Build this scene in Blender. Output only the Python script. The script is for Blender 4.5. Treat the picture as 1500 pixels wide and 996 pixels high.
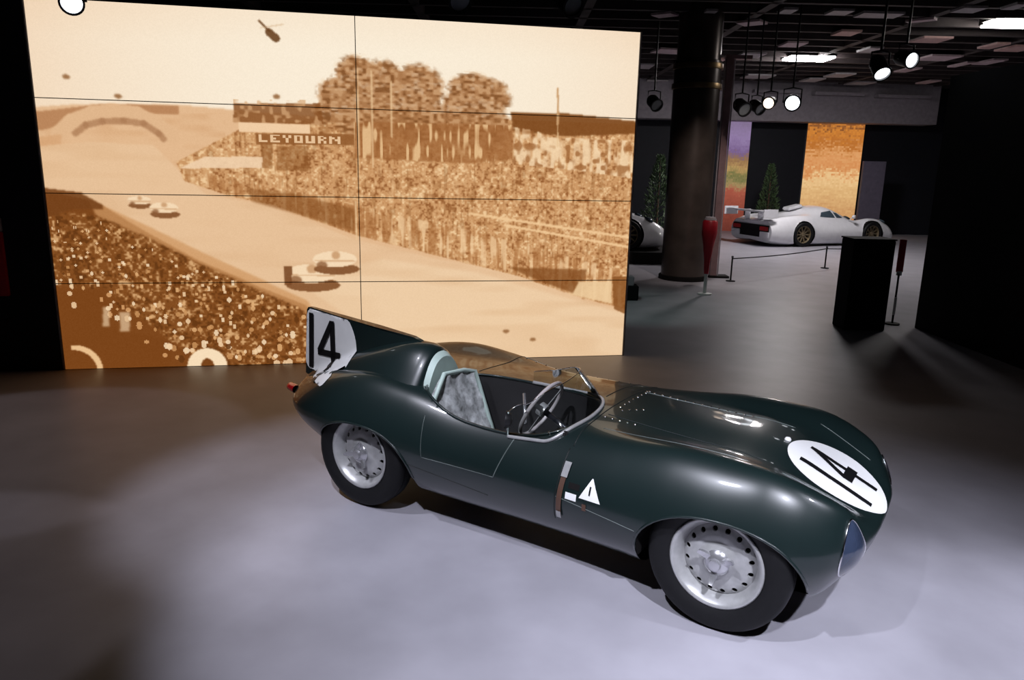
import bpy, bmesh, math, random
import numpy as np
from mathutils import Vector, Matrix, Euler
from mathutils.bvhtree import BVHTree

# ---------------------------------------------------------------- scene, camera, world, lights
for o in list(bpy.data.objects):
    bpy.data.objects.remove(o)
scene = bpy.context.scene
COL = scene.collection
PI = math.pi

cam_data = bpy.data.cameras.new('camera')
cam = bpy.data.objects.new('camera', cam_data)
COL.objects.link(cam)
cam.location = (2.0767, -3.9503, 2.1483)
cam.rotation_euler = (1.3427, -0.0225, 0.5747)
cam_data.sensor_fit = 'HORIZONTAL'
cam_data.sensor_width = 36.0
cam_data.lens = 1117.56 / 1500 * 36.0
cam_data.clip_end = 200
scene.camera = cam

scene.view_settings.view_transform = 'Standard'
scene.view_settings.look = 'None'
scene.view_settings.gamma = 1
scene.view_settings.use_curve_mapping = False
scene.view_settings.exposure = 0.0

world = bpy.data.worlds.new('world')
scene.world = world
world.use_nodes = True
wbg = world.node_tree.nodes['Background']
wbg.inputs[0].default_value = (0, 0, 0, 1)             # indoors: no sky light
wbg.inputs[1].default_value = 0.0

# spot lamps hung over the show car: (position, aim, power, cone degrees, blend, colour)
CAR_SPOTS = [
    ((3.3, -3.2, 4.55), (2.1, -0.9, 0.0), 1230, 56, 0.75, (0.84, 0.86, 1.0)),
    ((0.3, -3.5, 4.55), (0.1, -0.7, 0.0), 800, 46, 0.6, (0.84, 0.86, 1.0)),
    ((4.5, -0.4, 4.55), (3.1, -0.7, 0.0), 760, 50, 0.55, (0.84, 0.86, 1.0)),
    ((-2.0, -2.6, 4.55), (-1.4, -0.5, 0.0), 400, 40, 0.7, (0.86, 0.87, 1.0)),
    ((-5.0, -2.9, 4.55), (-4.0, -1.6, 0.0), 70, 38, 0.12, (0.95, 0.88, 0.95)),
    ((-3.4, -3.8, 4.55), (-2.4, -3.0, 0.0), 70, 34, 0.12, (0.95, 0.88, 0.95)),
]
# ceiling lamps just above the frame that light the column and the floor beside the picture wall
HALL_SPOTS = [
    ((-0.9, 7.0, 4.5), (-2.4, 10.2, 1.5), 330, 44, 0.8, (1.0, 0.86, 0.78)),
    ((-3.2, 4.6, 4.5), (-2.6, 7.0, 0.0), 130, 40, 0.7, (0.75, 1.0, 0.92)),
]
CAR_BEAMS = ['spot_over_nose_offscreen', 'spot_over_door_offscreen', 'spot_ahead_of_nose_offscreen', 'spot_over_tail_offscreen', 'spot_by_black_wall_offscreen', 'spot_on_left_floor_offscreen']
HALL_BEAMS = ['spot_on_column_offscreen', 'spot_on_hall_floor_offscreen']

# ---------------------------------------------------------------- helpers
def srgb(r, g, b):
    def c(v):
        v /= 255.0
        return v / 12.92 if v <= 0.04045 else ((v + 0.055) / 1.055) ** 2.4
    return (c(r), c(g), c(b), 1.0)

def setin(bsdf, name, val):
    if name in bsdf.inputs:
        bsdf.inputs[name].default_value = val

def mat(name, col, rough=0.5, metal=0.0, coat=0.0, spec=0.5, vary=0.12, scale=9.0, bump=0.0, coat_rough=0.03):
    m = bpy.data.materials.new(name)
    m.use_nodes = True
    nt = m.node_tree
    b = nt.nodes['Principled BSDF']
    setin(b, 'Roughness', rough); setin(b, 'Metallic', metal)
    setin(b, 'Coat Weight', coat); setin(b, 'Coat Roughness', coat_rough)
    setin(b, 'Specular IOR Level', spec)
    tc = nt.nodes.new('ShaderNodeTexCoord')
    nz = nt.nodes.new('ShaderNodeTexNoise')
    nz.inputs['Scale'].default_value = scale
    nz.inputs['Detail'].default_value = 4
    nt.links.new(tc.outputs['Object'], nz.inputs['Vector'])
    rp = nt.nodes.new('ShaderNodeValToRGB')
    rp.color_ramp.elements[0].position = 0.3
    rp.color_ramp.elements[1].position = 0.7
    rp.color_ramp.elements[0].color = tuple(c * (1 - vary) for c in col[:3]) + (1,)
    rp.color_ramp.elements[1].color = tuple(min(1, c * (1 + vary)) for c in col[:3]) + (1,)
    nt.links.new(nz.outputs['Fac'], rp.inputs['Fac'])
    nt.links.new(rp.outputs['Color'], b.inputs['Base Color'])
    if bump:
        bp = nt.nodes.new('ShaderNodeBump')
        bp.inputs['Strength'].default_value = bump
        bp.inputs['Distance'].default_value = 0.01
        nt.links.new(nz.outputs['Fac'], bp.inputs['Height'])
        nt.links.new(bp.outputs['Normal'], b.inputs['Normal'])
    return m

def emis(name, col, strength):
    m = bpy.data.materials.new(name)
    m.use_nodes = True
    nt = m.node_tree
    for n in list(nt.nodes):
        if n.type == 'BSDF_PRINCIPLED':
            nt.nodes.remove(n)
    e = nt.nodes.new('ShaderNodeEmission')
    e.inputs[0].default_value = col
    e.inputs[1].default_value = strength
    nt.links.new(e.outputs[0], nt.nodes['Material Output'].inputs[0])
    return m

def picture_mat(name, strength):
    m = emis(name, (1, 1, 1, 1), strength)
    nt = m.node_tree
    e = [n for n in nt.nodes if n.type == 'EMISSION'][0]
    a = nt.nodes.new('ShaderNodeAttribute')
    a.attribute_name = 'picture'
    nt.links.new(a.outputs['Color'], e.inputs[0])
    return m

def mesh_obj(name, verts, faces, material=None, parent=None, smooth=False, angle=None):
    me = bpy.data.meshes.new(name)
    me.from_pydata([tuple(v) for v in verts], [], [tuple(f) for f in faces])
    bm = bmesh.new(); bm.from_mesh(me)
    bmesh.ops.recalc_face_normals(bm, faces=bm.faces)
    bm.to_mesh(me); bm.free()
    return link(name, me, material, parent, smooth, angle)

def bm_obj(name, bm, material=None, parent=None, smooth=False, angle=None):
    me = bpy.data.meshes.new(name)
    bmesh.ops.recalc_face_normals(bm, faces=bm.faces)
    bm.to_mesh(me); bm.free()
    return link(name, me, material, parent, smooth, angle)

def link(name, me, material, parent, smooth, angle):
    if smooth or angle:
        me.shade_smooth()
        if angle:
            me.set_sharp_from_angle(angle=math.radians(angle))
    if material:
        me.materials.append(material)
    o = bpy.data.objects.new(name, me)
    COL.objects.link(o)
    if parent:
        o.parent = parent
    return o

def tag(o, label, cat, group=None):
    o['label'] = label; o['category'] = cat
    if group:
        o['group'] = group
    return o

def struct(o):
    o['kind'] = 'structure'
    return o

def empty(name, loc=(0, 0, 0), rz=0.0):
    o = bpy.data.objects.new(name, None)
    COL.objects.link(o)
    o.location = loc; o.rotation_euler = (0, 0, rz)
    o.empty_display_size = 0.1
    return o

def copy_tree(o, parent=None):
    c = o.copy(); COL.objects.link(c)
    if parent is not None:
        c.parent = parent
    for ch in list(o.children):
        copy_tree(ch, c)
    return c

def add_box(bm, c, s, M=None, bev=0.0):
    r = bmesh.ops.create_cube(bm, size=1.0)
    vs = r['verts']
    for v in vs:
        v.co = Vector((v.co.x * s[0], v.co.y * s[1], v.co.z * s[2]))
    if bev:
        es = list({e for v in vs for e in v.link_edges})
        rr = bmesh.ops.bevel(bm, geom=es, offset=bev, segments=2, affect='EDGES')
        vs = list({v for f in rr['faces'] for v in f.verts} | {v for v in vs if v.is_valid})
    T = Matrix.Translation(c) @ (M.to_4x4() if M is not None else Matrix.Identity(4))
    for v in vs:
        v.co = T @ v.co

def add_tube(bm, pts, rad, seg=8, closed=False, caps=True):
    pts = [Vector(p) for p in pts]
    n = len(pts)
    rads = rad if hasattr(rad, '__len__') else [rad] * n
    rings = []
    up = Vector((0.13, 0.31, 0.94))
    for i, p in enumerate(pts):
        a = pts[(i - 1) % n] if (closed or i > 0) else p
        b = pts[(i + 1) % n] if (closed or i < n - 1) else p
        d = (b - a).normalized()
        s = d.cross(up)
        if s.length < 1e-3:
            s = d.cross(Vector((1, 0, 0)))
        s.normalize(); t = s.cross(d)
        rings.append([bm.verts.new(p + (s * math.cos(2 * PI * k / seg) + t * math.sin(2 * PI * k / seg)) * rads[i]) for k in range(seg)])
    m = n if closed else n - 1
    for i in range(m):
        A, B = rings[i], rings[(i + 1) % n]
        for k in range(seg):
            bm.faces.new((A[k], A[(k + 1) % seg], B[(k + 1) % seg], B[k]))
    if caps and not closed:
        bm.faces.new(rings[0]); bm.faces.new(rings[-1])

def add_lathe(bm, prof, seg=32, M=None, closed_prof=False):
    """profile of (radius, height) revolved about local z, then moved by M"""
    M = M or Matrix.Identity(4)
    rings = []
    for r, h in prof:
        if r < 1e-5:
            rings.append([bm.verts.new(M @ Vector((0, 0, h)))])
        else:
            rings.append([bm.verts.new(M @ Vector((r * math.cos(2 * PI * k / seg), r * math.sin(2 * PI * k / seg), h))) for k in range(seg)])
    prs = list(zip(rings[:-1], rings[1:]))
    if closed_prof:
        prs.append((rings[-1], rings[0]))
    for A, B in prs:
        for k in range(seg):
            k2 = (k + 1) % seg
            if len(A) == 1 and len(B) == 1:
                continue
            if len(A) == 1:
                bm.faces.new((A[0], B[k], B[k2]))
            elif len(B) == 1:
                bm.faces.new((A[k], A[k2], B[0]))
            else:
                bm.faces.new((A[k], A[k2], B[k2], B[k]))

def box_obj(name, c, s, material, parent=None, M=None, bev=0.0):
    bm = bmesh.new()
    add_box(bm, Vector(c), s, M, bev)
    return bm_obj(name, bm, material, parent, angle=40 if bev else None)

def rotz(a):
    return Matrix.Rotation(a, 3, 'Z')

# ---------------------------------------------------------------- materials
M_floor = mat('floor_concrete', (0.33, 0.32, 0.36, 1), rough=0.42, spec=0.35, vary=0.10, scale=2.2, bump=0.04)
M_black = mat('black_wall', (0.006, 0.006, 0.008, 1), rough=0.75, spec=0.2)
M_navy = mat('dark_navy_panel', (0.010, 0.011, 0.017, 1), rough=0.6, spec=0.3)
M_ceil = mat('ceiling_dark', (0.012, 0.010, 0.010, 1), rough=0.8, spec=0.2)
M_bulk = mat('bulkhead_lilac_grey', (0.30, 0.27, 0.30, 1), rough=0.7)
M_green = mat('racing_green_paint', (0.0066, 0.0148, 0.0145, 1), rough=0.34, coat=0.65, coat_rough=0.05, spec=0.5, vary=0.08, scale=2.5)
M_under = mat('black_underside', (0.006, 0.005, 0.005, 1), rough=0.8, spec=0.2)
M_tub = mat('cockpit_dark', (0.015, 0.014, 0.015, 1), rough=0.6)
M_tyre = mat('tyre_rubber', (0.007, 0.007, 0.008, 1), rough=0.6, spec=0.25, scale=30)
M_alu = mat('painted_alloy', (0.40, 0.40, 0.40, 1), rough=0.34, metal=0.3, scale=20)
M_chrome = mat('chrome', (0.78, 0.78, 0.80, 1), rough=0.12, metal=1.0, vary=0.03)
M_polish = mat('polished_alloy', (0.55, 0.55, 0.57, 1), rough=0.22, metal=0.75)
M_white = mat('white_paint', (0.86, 0.86, 0.85, 1), rough=0.45, vary=0.03)
M_numblack = mat('number_black', (0.006, 0.006, 0.007, 1), rough=0.4, vary=0.02)
M_seam = mat('seam_line', (0.16, 0.19, 0.18, 1), rough=0.35, metal=0.4)
M_seamdark = mat('seam_dark', (0.004, 0.007, 0.007, 1), rough=0.6)
M_mint = mat('pale_green_leather', (0.48, 0.60, 0.55, 1), rough=0.5, vary=0.08)
M_seat = mat('silver_quilted_cloth', (0.58, 0.60, 0.60, 1), rough=0.4, metal=0.15, vary=0.5, scale=26, bump=0.6)
M_leather = mat('brown_leather', (0.09, 0.045, 0.03, 1), rough=0.5)
M_red = mat('red_lens', (0.45, 0.012, 0.015, 1), rough=0.2, coat=0.6)
M_redp = mat('red_paint', (0.5, 0.015, 0.03, 1), rough=0.45)
M_gun = mat('gunmetal', (0.05, 0.05, 0.06, 1), rough=0.35, metal=0.7)
M_wood = mat('wheel_rim_wood', (0.50, 0.46, 0.46, 1), rough=0.3, coat=0.6)
M_lampblack = mat('lamp_housing_black', (0.008, 0.008, 0.009, 1), rough=0.45)

def glass_mat(name, col, alpha_mix, rough=0.04):
    m = bpy.data.materials.new(name)
    m.use_nodes = True
    nt = m.node_tree
    for n in list(nt.nodes):
        if n.type == 'BSDF_PRINCIPLED':
            nt.nodes.remove(n)
    tr = nt.nodes.new('ShaderNodeBsdfTransparent'); tr.inputs[0].default_value = col
    gl = nt.nodes.new('ShaderNodeBsdfGlossy'); gl.inputs['Roughness'].default_value = rough
    fr = nt.nodes.new('ShaderNodeFresnel'); fr.inputs[0].default_value = 1.45
    ma = nt.nodes.new('ShaderNodeMath'); ma.operation = 'ADD'; ma.inputs[1].default_value = alpha_mix
    ma.use_clamp = True
    mx = nt.nodes.new('ShaderNodeMixShader')
    nt.links.new(fr.outputs[0], ma.inputs[0])
    nt.links.new(ma.outputs[0], mx.inputs[0])
    nt.links.new(tr.outputs[0], mx.inputs[1]); nt.links.new(gl.outputs[0], mx.inputs[2])
    nt.links.new(mx.outputs[0], nt.nodes['Material Output'].inputs[0])
    return m
M_perspex = glass_mat('perspex', (0.90, 0.94, 0.93, 1), 0.09)
M_lampglass = mat('headlamp_glass', (0.030, 0.042, 0.075, 1), rough=0.08, coat=1.0)

# ---------------------------------------------------------------- the setting
HW = 0.7636                                             # heading of the picture wall
SD = Vector((math.cos(HW), math.sin(HW), 0)); SN = Vector((-math.sin(HW), math.cos(HW), 0))
S0 = Vector((-5.763, -0.111, 0)); SW, SH = 5.93, 3.527
RV = Vector((0.8394, 0.5436, 0)); FV = Vector((-0.5436, 0.8394, 0)); HALL = 0.5747   # axes of the far hall
def hall(a, d):                                         # a metres along the hall's cross axis, d metres down the hall
    p = Vector((2.0767, -3.9503, 0)) + RV * a + FV * d
    return p

bm = bmesh.new()
add_box(bm, Vector((-4, 9, -0.1)), (44, 52, 0.2))
struct(bm_obj('floor', bm, M_floor))
bm = bmesh.new()
add_box(bm, Vector((-4, 9, 5.12)), (44, 52, 0.2))
ceiling = struct(bm_obj('ceiling', bm, M_ceil))

def wall_box(name, p, q, z0, z1, th, m, side=1):
    p = Vector((p[0], p[1], 0)); q = Vector((q[0], q[1], 0))
    d = (q - p); L = d.length; d.normalize(); n = Vector((-d.y, d.x, 0)) * side
    c = (p + q) / 2 + n * th / 2 + Vector((0, 0, (z0 + z1) / 2))
    bm = bmesh.new()
    add_box(bm, c, (L, th, z1 - z0), rotz(math.atan2(d.y, d.x)))
    return struct(bm_obj(name, bm, m))

# black wall that carries on past the left edge of the picture wall
wall_box('wall_left', S0 - SD * 7.0 + SN * 0.0, S0 - SD * 0.012, 0, 5.02, 0.25, M_navy)
# black partition on the right
wall_box('wall_right', (1.16, 8.06), (5.6, 1.66), 0, 3.39, 0.2, M_black)
# end wall of the hall with dark panels, and the pale bulkhead above
DB = 27.0
wall_box('wall_back', hall(-9, DB), hall(16, DB), 0, 5.02, 0.2, M_navy)
wall_box('trim_1', hall(-9, DB - 1.0), hall(13.9, DB - 1.0), 3.68, 5.02, 0.9, M_bulk)
# ---------------------------------------------------------------- picture wall: 2 x 4 backlit panels, one picture
NS, NZ = 640, 384
rng = np.random.default_rng(14)
sg = (np.arange(NS) + 0.5) / NS * SW
zg = (np.arange(NZ) + 0.5) / NZ * SH
S, Z = np.meshgrid(sg, zg)                              # [row z, column s], metres on the wall
img = np.zeros((NZ, NS, 3))

def noise(cells_s, cells_z):
    a = rng.random((cells_z + 2, cells_s + 2))
    x = S / SW * cells_s; y = Z / SH * cells_z
    i = x.astype(int); j = y.astype(int); fx = x - i; fy = y - j
    fx = fx * fx * (3 - 2 * fx); fy = fy * fy * (3 - 2 * fy)
    return (a[j, i] * (1 - fx) + a[j, i + 1] * fx) * (1 - fy) + (a[j + 1, i] * (1 - fx) + a[j + 1, i + 1] * fx) * fy
def inside(poly):
    m = np.zeros(S.shape, bool)
    n = len(poly)
    for k in range(n):
        x0, y0 = poly[k]; x1, y1 = poly[(k + 1) % n]
        if y0 == y1:
            continue
        c = ((y0 > Z) != (y1 > Z)) & (S < (x1 - x0) * (Z - y0) / (y1 - y0) + x0)
        m ^= c
    return m
def put(mask, col, a=1.0):
    col = np.array(col, float)
    al = (mask.astype(float) * a)[..., None]
    img[:] = img * (1 - al) + col * al
def soft(mask, r=1):
    f = mask.astype(float)
    for _ in range(r):
        p = np.pad(f, 1, mode='edge')
        f = (p[:-2, 1:-1] + p[2:, 1:-1] + p[1:-1, :-2] + p[1:-1, 2:] + 2 * f) / 6
    return f
def speckle(mask, base, light, dark, cs, cz, gl=1.0, gd=1.0):
    n1 = noise(cs, cz); n2 = noise(cs * 2, cz * 2); n3 = noise(cs // 3, cz // 3)
    v = 0.55 * n1 + 0.45 * n2 + 0.25 * (n3 - 0.5)
    put(mask, base)
    put(mask * np.clip((v - 0.56) * 5 * gl, 0, 1), light)
    put(mask * np.clip((0.44 - v) * 5 * gd, 0, 1), dark)
def ell(s, z, a, b):
    return ((S - s) / a) ** 2 + ((Z - z) / b) ** 2 < 1
def stroke(p, q, w):
    (x0, y0), (x1, y1) = p, q
    dx, dy = x1 - x0, y1 - y0; L2 = dx * dx + dy * dy
    t = np.clip(((S - x0) * dx + (Z - y0) * dy) / L2, 0, 1)
    return (S - x0 - t * dx) ** 2 + (Z - y0 - t * dy) ** 2 < (w / 2) ** 2

SKY = np.array((250, 236, 214.)); PEACH = np.array((238, 208, 176.))
LIGHT = (240, 206, 164); PALE = (246, 220, 184); MID = (190, 136, 86); BROWN = (134, 80, 36); DARK = (100, 55, 20)
edge = np.clip(np.abs(S / SW - 0.55) * 1.9 - 0.15, 0, 1) ** 2 * 0.8 + np.clip((Z - 3.2) / 0.5, 0, 1) * 0.35
img[:] = SKY + (PEACH - SKY) * np.clip(edge, 0, 1)[..., None]
# far ground and the road
put(soft(inside([(-0.13, 2.55), (0.35, 2.60), (1.26, 2.63), (1.76, 2.60), (2.54, 2.56), (6.00, 2.53), (6.19, -0.34), (-0.42, -0.12)]), 3), (226, 184, 142))
n = noise(40, 60); put(np.clip((n - 0.45) * 1.5, 0, 1) * inside([(-0.07, 2.54), (1.70, 2.56), (1.66, 1.94), (-0.13, 1.97)]), (208, 158, 112), 0.5)
# hills and the arch bridge
put(soft(inside([(-0.07, 2.51), (0.59, 2.61), (1.27, 2.62), (1.27, 2.54), (0.64, 2.52), (0.33, 2.44), (0.03, 2.35), (-0.09, 2.35)]), 2), (186, 134, 92))
for a, b in zip([(0.17, 2.32), (0.30, 2.44), (0.49, 2.52), (0.67, 2.55), (0.88, 2.53), (1.05, 2.45), (1.17, 2.34)], [(0.30, 2.44), (0.49, 2.52), (0.67, 2.55), (0.88, 2.53), (1.05, 2.45), (1.17, 2.34), (1.19, 2.31)]):
    put(soft(stroke(a, b, 0.14), 2), (224, 182, 140))
for a, b in zip([(0.32, 2.33), (0.42, 2.41), (0.57, 2.45), (0.76, 2.46), (0.94, 2.44), (1.07, 2.35)], [(0.42, 2.41), (0.57, 2.45), (0.76, 2.46), (0.94, 2.44), (1.07, 2.35), (1.11, 2.30)]):
    put(soft(stroke(a, b, 0.06), 2), (172, 124, 86), 0.75)
put(soft(inside([(-0.00, 2.29), (0.20, 2.32), (0.18, 2.22), (-0.00, 2.18)]), 3), (214, 164, 118), 0.8)
road = inside([(-0.02, 2.20), (0.43, 2.25), (1.01, 2.24), (1.23, 2.00), (1.46, 1.77), (2.04, 1.68), (2.92, 1.33), (3.77, 1.12), (4.68, 0.97), (5.47, 0.65), (5.93, 0.53), (5.96, -0.08), (2.38, 0.02), (2.42, 0.67), (1.94, 0.89), (1.35, 1.16), (0.86, 1.46), (0.50, 1.66), (-0.03, 1.70)])
put(soft(road, 2), (230, 192, 152))
put(soft(inside([(2.28, 0.91), (3.20, 1.12), (4.22, 0.97), (5.93, 0.49), (5.96, -0.08), (3.18, -0.00), (2.90, 0.46)]), 8), (238, 206, 168), 0.8)
n = noise(12, 40); put(soft(road) * np.clip(n - 0.5, 0, 1), (214, 170, 126), 0.7)
# crowd across the road
crowd = inside([(1.21, 2.08), (1.49, 2.23), (1.82, 2.41), (2.68, 2.56), (3.22, 2.65), (4.64, 2.59), (6.00, 2.59), (6.01, 0.53), (5.55, 0.65), (4.68, 0.93), (3.77, 1.16), (2.95, 1.37), (2.11, 1.68), (1.65, 1.77), (1.27, 1.90)])
speckle(soft(crowd), (204, 152, 102), (238, 200, 152), (156, 100, 56), 170, 110, 0.7, 0.8)
n = noise(260, 26); put(soft(crowd) * np.clip((n - 0.6) * 4, 0, 1), (232, 192, 144), 0.3)
put(soft(crowd) * np.clip((0.33 - n) * 5, 0, 1), (128, 76, 34), 0.3)
# fence shadows at the foot of the crowd
low = inside([(1.28, 2.03), (1.66, 1.93), (2.92, 1.69), (4.22, 1.41), (5.98, 0.96), (6.01, 0.57), (5.47, 0.65), (4.68, 0.95), (3.77, 1.16), (2.95, 1.37), (2.11, 1.68), (1.27, 1.90)])
n = noise(220, 10); put(soft(low, 2) * np.clip((n - 0.42) * 4, 0, 1), (168, 110, 62), 0.6)
n = noise(160, 14); put(soft(low, 2) * np.clip((n - 0.62) * 5, 0, 1), (236, 198, 152), 0.8)
put(soft(inside([(1.85, 1.84), (2.38, 1.78), (2.92, 1.65), (2.92, 1.41), (2.31, 1.60), (1.91, 1.71)]), 4), BROWN, 0.6)
put(soft(inside([(4.56, 1.03), (5.46, 1.00), (5.39, 0.71), (4.83, 0.91)]), 3), (128, 74, 32), 0.75)
put(soft(inside([(5.37, 0.87), (5.76, 0.87), (5.77, 0.61), (5.30, 0.72)]), 2), (238, 204, 158), 0.9)
put(soft(inside([(5.76, 0.92), (5.93, 0.92), (5.94, 0.49), (5.80, 0.55)]), 1), BROWN, 0.8)
for a, b in ([(4.14, 1.61), (5.96, 1.36)], [(4.51, 1.49), (5.96, 1.25)]):
    put(soft(stroke(a, b, 0.028)), (240, 200, 150), 0.9)
# trees
def tree(cpx, n1, seed_dense):
    m = np.zeros(S.shape)
    for (s, z), a, b in cpx:
        m = np.maximum(m, np.clip(1.4 - np.sqrt(((S - s) / a) ** 2 + ((Z - z) / b) ** 2), 0, 1) * 2.2)
    m = np.clip(m, 0, 1)
    nz = 0.5 * noise(90, 110) + 0.5 * noise(180, 150)
    put(np.clip(m * 1.6 - nz * 1.1, 0, 1), (168, 116, 72), 0.95)
    nz = noise(150, 140)
    put(m * np.clip((nz - 0.5) * 4, 0, 1), (222, 180, 136), 0.5)
    put(m * np.clip((0.4 - nz) * 4, 0, 1), (118, 70, 32), 0.65)
T1 = [(2.96, 2.97), (2.82, 2.77), (3.22, 2.91), (3.57, 2.86), (3.08, 2.61), (3.63, 2.56), (2.68, 2.60)]
tree(list(zip(T1, [.17, .2, .22, .24, .36, .22, .12], [.16, .16, .18, .2, .22, .2, .1])), 0, 0)
T2 = [(4.13, 2.88), (4.31, 2.79), (3.99, 2.68), (4.20, 2.51)]
tree(list(zip(T2, [.2, .2, .14, .32], [.14, .17, .16, .2])), 0, 0)
# ridge, white houses
put(soft(inside([(4.55, 2.66), (5.16, 2.67), (5.96, 2.62), (5.95, 2.49), (5.16, 2.44), (4.58, 2.48)]), 2), (128, 76, 34), 0.95)
hs = inside([(4.58, 2.52), (4.86, 2.48), (4.94, 2.43), (5.92, 2.41), (5.93, 2.01), (5.41, 2.07), (4.59, 2.14)])
n = noise(150, 30); put(soft(hs) * np.clip((n - 0.25) * 3, 0, 1), (244, 214, 174), 0.85)
n = noise(120, 50); put(soft(hs) * np.clip((n - 0.62) * 5, 0, 1), (160, 104, 58), 0.8)
dk = inside([(2.94, 2.52), (4.57, 2.54), (4.59, 2.19), (4.13, 2.13), (2.94, 2.16)])
put(soft(dk, 3), (158, 100, 54), 0.75)
n = noise(200, 22); put(soft(dk) * np.clip((n - 0.6) * 5, 0, 1), (238, 200, 150), 0.8)
# grandstand and its lettering
put(soft(inside([(1.78, 2.65), (2.61, 2.68), (2.64, 2.48), (1.77, 2.48)])), (136, 82, 40), 0.85)
n = noise(150, 90); put(inside([(1.78, 2.69), (2.62, 2.71), (2.64, 2.48), (1.77, 2.48)]) * np.clip((n - 0.55) * 4, 0, 1), (214, 168, 122), 0.7)
put(soft(inside([(1.82, 2.48), (2.50, 2.48), (2.50, 2.39), (1.82, 2.39)])), (240, 204, 164))
put(soft(inside([(1.97, 2.38), (2.94, 2.40), (2.94, 2.29), (1.97, 2.27)])), (146, 92, 48), 0.9)
glyph = {'L': ['100', '100', '100', '100', '111'], 'E': ['111', '100', '110', '100', '111'], 'T': ['111', '010', '010', '010', '010'], 'O': ['111', '101', '101', '101', '111'],
         'Y': ['101', '101', '010', '010', '010'], 'U': ['101', '101', '101', '101', '111'], 'R': ['110', '101', '110', '101', '101'], 'N': ['1001', '1101', '1011', '1001', '1001']}
(lx0, lz0), (lx1, lz1) = [(2.00, 2.37), (2.80, 2.30)]
step = (lx1 - lx0) / 7
for k, ch in enumerate('LEYOURN'):
    for r, row in enumerate(glyph[ch]):
        for c, bit in enumerate(row):
            if bit == '1':
                s0 = lx0 + k * step + c * step * 0.25; z0 = lz0 - r * (lz0 - lz1) / 5
                put((S >= s0) & (S < s0 + step * 0.26) & (Z < z0) & (Z >= z0 - (lz0 - lz1) / 5), (230, 192, 150))
for q in ([(2.02, 2.27), (2.13, 2.27), (2.12, 2.04), (2.01, 2.04)], [(2.17, 2.26), (2.48, 2.27), (2.47, 2.02), (2.16, 2.02)]):
    put(soft(inside(q)), BROWN, 0.5)
put(soft(inside([(1.48, 2.14), (2.03, 2.15), (2.02, 2.04), (1.23, 2.02)])), (240, 208, 172), 0.9)
# flag poles
for a, b in ([(3.11, 3.01), (3.11, 2.07)], [(2.98, 3.03), (2.97, 2.10)], [(5.05, 2.91), (5.07, 2.33)], [(2.94, 1.72), (2.94, 1.33)], [(3.31, 2.92), (3.31, 2.38)]):
    put(soft(stroke(a, b, 0.016)), (232, 196, 150), 0.75)
put(soft(stroke(*[(5.05, 2.92), (5.07, 2.57)], 0.02)), (196, 150, 104), 0.8)
# spectators in the foreground
fg = inside([(-0.15, 1.77), (0.14, 1.76), (0.37, 1.71), (0.50, 1.65), (0.89, 1.39), (1.35, 1.11), (1.93, 0.84), (2.39, 0.64), (2.54, 0.46), (2.52, -0.22), (-0.36, -0.12)])
put(soft(fg, 2), (124, 70, 28))
put(soft(inside([(0.37, 1.72), (0.89, 1.46), (1.42, 1.18), (2.41, 0.69), (2.54, 0.46), (2.33, 0.54), (1.79, 0.80), (1.28, 1.05), (0.78, 1.33), (0.43, 1.56)]), 3), (206, 152, 100), 0.75)
speckle(soft(inside([(-0.06, 1.59), (0.43, 1.56), (0.91, 1.33), (1.41, 1.05), (2.33, 0.61), (2.54, 0.39), (2.52, -0.06), (1.34, -0.03), (0.43, 0.85), (0.02, 0.86)]), 4) * 0.85, (132, 78, 34), (224, 178, 126), DARK, 150, 92, 0.7, 0.9)
put(soft(inside([(0.01, 0.82), (0.42, 0.82), (0.48, 0.43), (1.03, 0.27), (0.99, -0.17), (-0.09, -0.13)]), 3), (122, 68, 26), 0.95)
def pick(mask, n, r0, r1, col):
    idx = np.argwhere(mask)
    for i in rng.choice(len(idx), min(n, len(idx)), replace=False):
        j, k = idx[i]
        f = 1 - Z[j, k] / 1.8
        a = r0 + (r1 - r0) * max(0, f) ** 1.5 * (0.5 + rng.random())
        put(ell(S[j, k], Z[j, k], a, a * (0.8 + 0.8 * rng.random())), col[rng.integers(len(col))], 0.85)
pick(inside([(-0.03, 1.55), (0.48, 1.49), (0.87, 1.26), (1.34, 1.02), (2.33, 0.60), (2.54, 0.32), (2.52, -0.03), (1.07, 0.02), (1.03, 0.34), (0.46, 0.50), (0.42, 0.81), (-0.01, 0.85)]), 300, 0.007, 0.026, [PALE, LIGHT, (222, 172, 118), DARK, (200, 146, 92)])
pick(inside([(0.02, 0.85), (0.49, 0.81), (1.03, 0.27), (1.01, 0.06), (0.52, 0.50), (0.04, 0.71)]), 16, 0.012, 0.03, [LIGHT, PALE, (214, 160, 106)])
(hx, hz), (ax, az) = [(1.37, -0.01), (0.11, 0.01)]
put(soft(ell(hx, hz, 0.20, 0.20)), PALE); put(soft(ell(hx, hz - 0.02, 0.07, 0.11)), (120, 68, 28))
put(soft(ell(ax, az, 0.24, 0.24) & ~ell(ax - 0.02, az - 0.04, 0.21, 0.23) & (S > ax - 0.04)), (232, 190, 140))
for q in ([(0.41, 0.64), (0.47, 0.64), (0.45, 0.44), (0.39, 0.44)], [(0.56, 0.59), (0.66, 0.59), (0.64, 0.39), (0.55, 0.39)]):
    put(soft(inside(q), 3), PALE, 0.6)
put(soft(inside([(-0.02, 1.81), (0.32, 1.77), (0.50, 1.66), (0.50, 1.62), (0.25, 1.62), (-0.05, 1.52)]), 2), (116, 66, 28), 0.9)
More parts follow.
